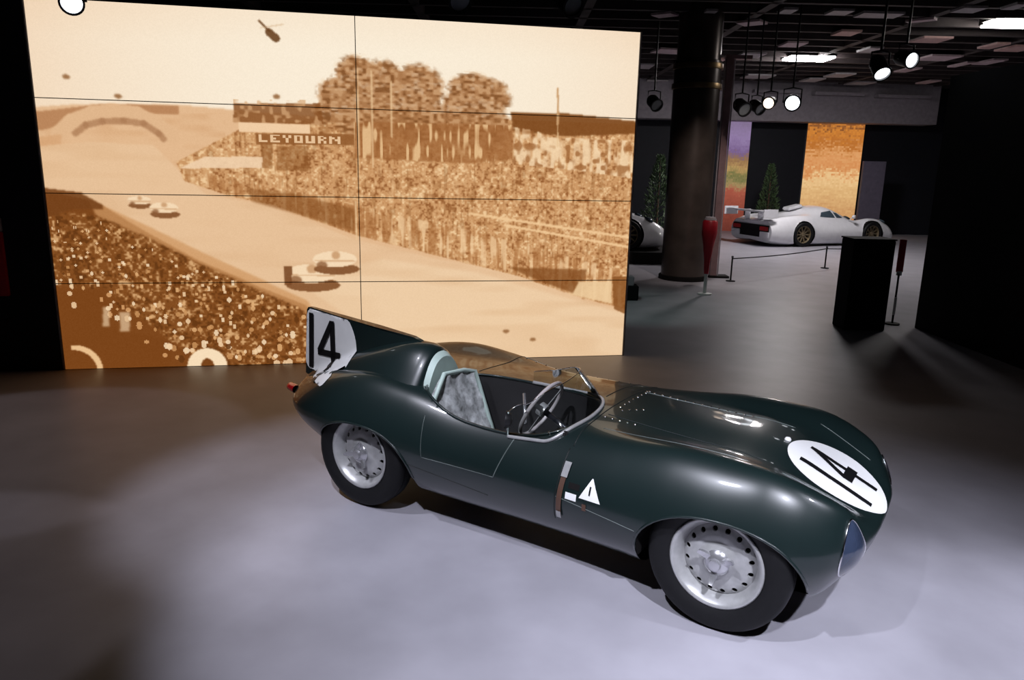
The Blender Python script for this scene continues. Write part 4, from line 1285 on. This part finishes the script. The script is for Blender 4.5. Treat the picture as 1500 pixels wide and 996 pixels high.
# ---------------------------------------------------------------- white racing cars in the far hall
M_gtw = mat('white_car_paint', (0.72, 0.72, 0.76, 1), rough=0.3, coat=0.8, vary=0.04)
M_gtg = mat('tinted_car_glass', (0.05, 0.07, 0.09, 1), rough=0.08, coat=0.5)
M_gold = mat('tan_gold_rim', (0.30, 0.24, 0.15, 1), rough=0.35, metal=0.6)
M_blue = mat('pale_blue_decal', (0.40, 0.44, 0.58, 1), rough=0.4)
GT = [(2.22, .16, .45, .165, .62, .25, .50, .34, .28, .35, .35),
      (2.10, .10, .78, .11, .88, .28, .70, .50, .38, .44, .44),
      (1.75, .08, .88, .09, .96, .34, .72, .70, .40, .54, .54),
      (1.25, .08, .90, .09, .98, .40, .72, .78, .42, .64, .65),
      (0.80, .08, .88, .09, .95, .40, .70, .71, .46, .71, .73),
      (0.35, .08, .87, .09, .94, .40, .73, .70, .52, .88, .94),
      (-.10, .08, .87, .09, .94, .40, .75, .71, .50, 1.02, 1.11),
      (-.55, .08, .88, .09, .95, .40, .77, .75, .49, .99, 1.09),
      (-1.0, .08, .90, .09, .97, .42, .79, .83, .48, .90, .97),
      (-1.5, .08, .91, .09, .98, .44, .79, .84, .46, .84, .88),
      (-2.0, .10, .90, .12, .96, .45, .77, .78, .44, .78, .80),
      (-2.35, .16, .86, .18, .92, .45, .74, .68, .42, .70, .71)]
def make_gt(root):
    rows = hermite_rows(GT, [6, 10, 14, 12, 10, 10, 10, 10, 14, 14, 10])
    cn = [3, 6, 8, 6, 5]; cn = cn + cn[::-1]; n = sum(cn)
    V = []
    for r in rows:
        x, zb, ys, zs, yw, zw, yf, zf, yv, zv, zt = r
        hf = [(ys, zs), (yw, zw), (yf, zf), (yv, zv)]
        V += [Vector((x, y, z)) for y, z in section([(0, zb)] + hf + [(0, zt)] + [(-a, b) for a, b in hf[::-1]], cn)]
    F = [(i * n + j, i * n + (j + 1) % n, (i + 1) * n + (j + 1) % n, (i + 1) * n + j) for i in range(len(rows) - 1) for j in range(n)]
    F.append(tuple(range(n))); F.append(tuple((len(rows) - 1) * n + j for j in range(n)))
    tree = BVHTree.FromPolygons(V, F)
    def fn(p):
        if abs(p.y) < 0.55:
            return None
        for xc in (1.25, -1.25):
            r = math.hypot(p.x - xc, p.z - 0.34)
            if r < 0.385:
                return xc, r
    w = [fn(p) for p in V]
    K = [f for f in F if not all(w[i] for i in f)]
    for i in {i for f in K for i in f}:
        if w[i]:
            xc, r = w[i]; k = 0.385 / max(r, 0.05)
            V[i] = Vector((xc + (V[i].x - xc) * k, V[i].y, 0.34 + (V[i].z - 0.34) * k if V[i].z > 0.12 else V[i].z))
    mesh_obj('body', V, K, M_gtw, root, smooth=True, angle=45)
    sd = lambda a, b, off: (lambda h: (h[0] + Vector((0, -off, 0))) if h[0] else None)(tree.ray_cast(Vector((a, -3, b)), Vector((0, 1, 0))))
    sdl = lambda a, b, off: (lambda h: (h[0] + Vector((0, off, 0))) if h[0] else None)(tree.ray_cast(Vector((a, 3, b)), Vector((0, -1, 0))))
    dn = lambda a, b, off: (lambda h: (h[0] + Vector((0.3 * off, 0, off))) if h[0] else None)(tree.ray_cast(Vector((a, b, 3)), Vector((0, 0, -1))))
    for mp in (sd, sdl):
        patch('side_window', [(((0.50, 0.79), (0.10, 0.80), (0.02, 1.00), (0.20, 0.95)), 8, 4), (((0.04, 0.80), (-0.52, 0.83), (-0.40, 0.95), (-0.03, 1.0)), 8, 4)], mp, 0.006, M_gtg, root)
        patch('blue_decal', [(((0.75, 0.22), (-0.7, 0.22), (-0.7, 0.42), (0.75, 0.42)), 12, 3)], mp, 0.005, M_blue, root)
        patch('sill_stripe', [(((0.85, 0.50), (-0.8, 0.50), (-0.8, 0.53), (0.85, 0.53)), 12, 1)], mp, 0.005, M_bulk, root)
    patch('windscreen', [(((0.72, -0.44), (0.72, 0.44), (0.12, 0.38), (0.12, -0.38)), 8, 8)], dn, 0.008, M_gtg, root)
    bm = bmesh.new(); add_box(bm, Vector((0, 0, 0.22)), (4.2, 1.1, 0.2)); bm_obj('floor_pan', bm, M_under, root)
    for xc in (1.25, -1.25):
        for s in (-1, 1):
            bm = bmesh.new()
            arc = [(xc + 0.388 * math.cos(t), 0.34 + 0.388 * math.sin(t)) for t in [-0.75 + (PI + 1.5) * i / 20 for i in range(21)]]
            A = [bm.verts.new((x, s * 0.93, z)) for x, z in arc]; B = [bm.verts.new((x, s * 0.52, z)) for x, z in arc]
            for i in range(20):
                bm.faces.new((A[i], A[i + 1], B[i + 1], B[i]))
            bm.faces.new(B)
            bm_obj('wheel_well', bm, M_under, root)
    for xc in (1.25, -1.25):
        for s in (-1, 1):
            T = Matrix.Translation((xc, s * 0.83, 0.345)) @ Matrix.Rotation(-s * PI / 2, 4, 'X')
            bm = bmesh.new(); add_lathe(bm, [(0.245, -0.13), (0.325, -0.14), (0.345, -0.11), (0.345, 0.11), (0.325, 0.14), (0.245, 0.13)], 36, T, closed_prof=True)
            wo = bm_obj('wheel', bm, M_tyre, root, angle=40)
            bm = bmesh.new(); add_lathe(bm, [(0.25, 0.125), (0.235, 0.13), (0.22, 0.06), (0.22, -0.1)], 36, T); add_lathe(bm, [(0.0, 0.10), (0.05, 0.10), (0.06, 0.07), (0.07, 0.04)], 16, T)
            for k in range(10):
                a = 2 * PI * k / 10
                add_box(bm, T @ Vector((0.145 * math.cos(a), 0.145 * math.sin(a), 0.075)), (0.17, 0.035, 0.03), (T @ Matrix.Rotation(a, 4, 'Z')).to_3x3())
            bm_obj('rim', bm, M_gold, wo, angle=40)
            bm = bmesh.new(); add_lathe(bm, [(0.22, -0.02), (0, -0.02)], 24, T); bm_obj('brake_disc', bm, M_gun, wo)
    bm = bmesh.new(); add_box(bm, Vector((-2.362, 0, 0.42)), (0.03, 1.62, 0.34)); bm_obj('rear_grille', bm, M_under, root)
    for s in (-1, 1):
        bm = bmesh.new(); add_box(bm, Vector((-2.385, s * 0.62, 0.50)), (0.03, 0.36, 0.12), bev=0.01); bm_obj('tail_lamp', bm, M_red, root)
        bm = bmesh.new(); add_box(bm, Vector((-2.385, s * 0.66, 0.33)), (0.03, 0.4, 0.16), bev=0.01); bm_obj('rear_bumper', bm, M_gtw, root)
    bm = bmesh.new()
    for k in range(9):
        t = k / 8
        add_box(bm, Vector((-2.58 + 0.34 * t, 0, 0.985 + 0.03 * math.sin(t * PI) - 0.05 * t)), (0.05, 1.80, 0.022))
    wg = bm_obj('rear_wing', bm, M_gtw, root)
    for s in (-1, 1):
        bm = bmesh.new(); add_box(bm, Vector((-2.42, s * 0.91, 0.93)), (0.48, 0.02, 0.24), bev=0.006); bm_obj('end_plate', bm, M_gtw, wg)
        bm = bmesh.new(); add_box(bm, Vector((-2.28, s * 0.3, 0.83)), (0.18, 0.02, 0.34)); bm_obj('wing_strut', bm, M_gtw, wg)
    for s in (-1, 1):
        bm = bmesh.new(); add_lathe(bm, [(0, -0.07), (0.05, -0.03), (0.06, 0.02), (0, 0.03)], 14, Matrix.Translation((0.55, s * 0.88, 0.84)) @ Matrix.Rotation(PI / 2, 4, 'Y'))
        add_tube(bm, [(0.55, s * 0.84, 0.83), (0.55, s * 0.66, 0.70)], 0.012, 6); bm_obj('mirror', bm, M_gtw, root, smooth=True)
        hp = dn(1.78, s * 0.70, 0.004)
        bm = bmesh.new(); add_lathe(bm, [(0.12, -0.03), (0.115, 0.012), (0.07, 0.03), (0, 0.035)], 18, Matrix.Translation(hp) @ Matrix.Rotation(0.5, 4, 'Y')); bm_obj('headlamp', bm, M_gtg, root, smooth=True)
    # ducts on the engine cover
    bm = bmesh.new(); add_box(bm, Vector((-0.95, 0, 1.06)), (0.5, 0.3, 0.10), Matrix.Rotation(-0.2, 3, 'Y'), bev=0.03); bm_obj('roof_scoop', bm, M_gtw, root, angle=50)
gt = empty('white_race_car', Vector((-2.78, 20.44, 0)), math.radians(53))
tag(gt, 'white closed race car with large rear wing parked in the far hall', 'car')
make_gt(gt)
gt2 = copy_tree(gt)
gt2.location = Vector((-6.721, 12.189, 0.0)) + Vector((0, 0, 0.27)); gt2.rotation_euler = (0, 0, HALL)
tag(gt2, 'white race car mostly hidden behind the picture wall, only its nose showing', 'car')
bm = bmesh.new(); add_box(bm, Vector((0, 0, 0.135)), (5.2, 2.6, 0.27), bev=0.01)
pl = bm_obj('car_platform', bm, M_under, None); pl.location = (gt2.location.x, gt2.location.y, 0); pl.rotation_euler = (0, 0, HALL)
tag(pl, 'low black platform under the half-hidden white race car', 'platform')

# small white-topped black crate just behind the right end of the picture wall
e = empty('floor_crate', Vector((-2.969, 7.445, 0.0)), HALL); tag(e, 'small black crate with a pale lid by the end of the picture wall', 'crate')
bm = bmesh.new(); add_box(bm, Vector((0, 0.1, 0.12)), (0.30, 0.25, 0.24), bev=0.01); bm_obj('box', bm, M_black, e)
bm = bmesh.new(); add_box(bm, Vector((-0.03, 0.1, 0.315)), (0.2, 0.22, 0.15), bev=0.01); bm_obj('lid', bm, M_bulk, e)

# ---------------------------------------------------------------- low rope barrier in front of the white car
bps = [Vector(p) for p in [(-2.316, 10.745, 0.0), (-1.259, 14.213, 0.0), (-0.695, 15.523, 0.0)]]
tops = []
for p, lb in zip(bps, ('short dark barrier post beside the steel post and round column', 'short dark barrier post in front of the white race car door', 'short dark barrier post behind the black plinth')):
    e = empty('barrier_post', p); tag(e, lb, 'barrier post', 'barrier posts in the far hall')
    bm = bmesh.new(); add_lathe(bm, [(0, 0.46), (0.016, 0.46), (0.016, 0.02), (0.09, 0.015), (0.09, 0), (0, 0)], 16); bm_obj('pole', bm, M_under, e, angle=40)
    bm = bmesh.new(); add_lathe(bm, [(0, 0.50), (0.02, 0.49), (0.024, 0.47), (0.018, 0.455), (0, 0.455)], 16); bm_obj('knob', bm, M_gun, e, smooth=True)
    tops.append(p + Vector((0, 0, 0.44)))
for k, (a, b) in enumerate(zip(tops[:-1], tops[1:])):
    bm = bmesh.new(); add_tube(bm, [(a + (b - a).normalized() * 0.016).lerp(b - (b - a).normalized() * 0.016, i / 12) - Vector((0, 0, 0.03 * math.sin(PI * i / 12))) for i in range(13)], 0.011, 6)
    tag(bm_obj('barrier_rope', bm, M_under, None, smooth=True), ('long thin dark rope in front of the white race car', 'short thin dark rope running behind the black plinth')[k], 'rope', 'barrier ropes in the far hall')
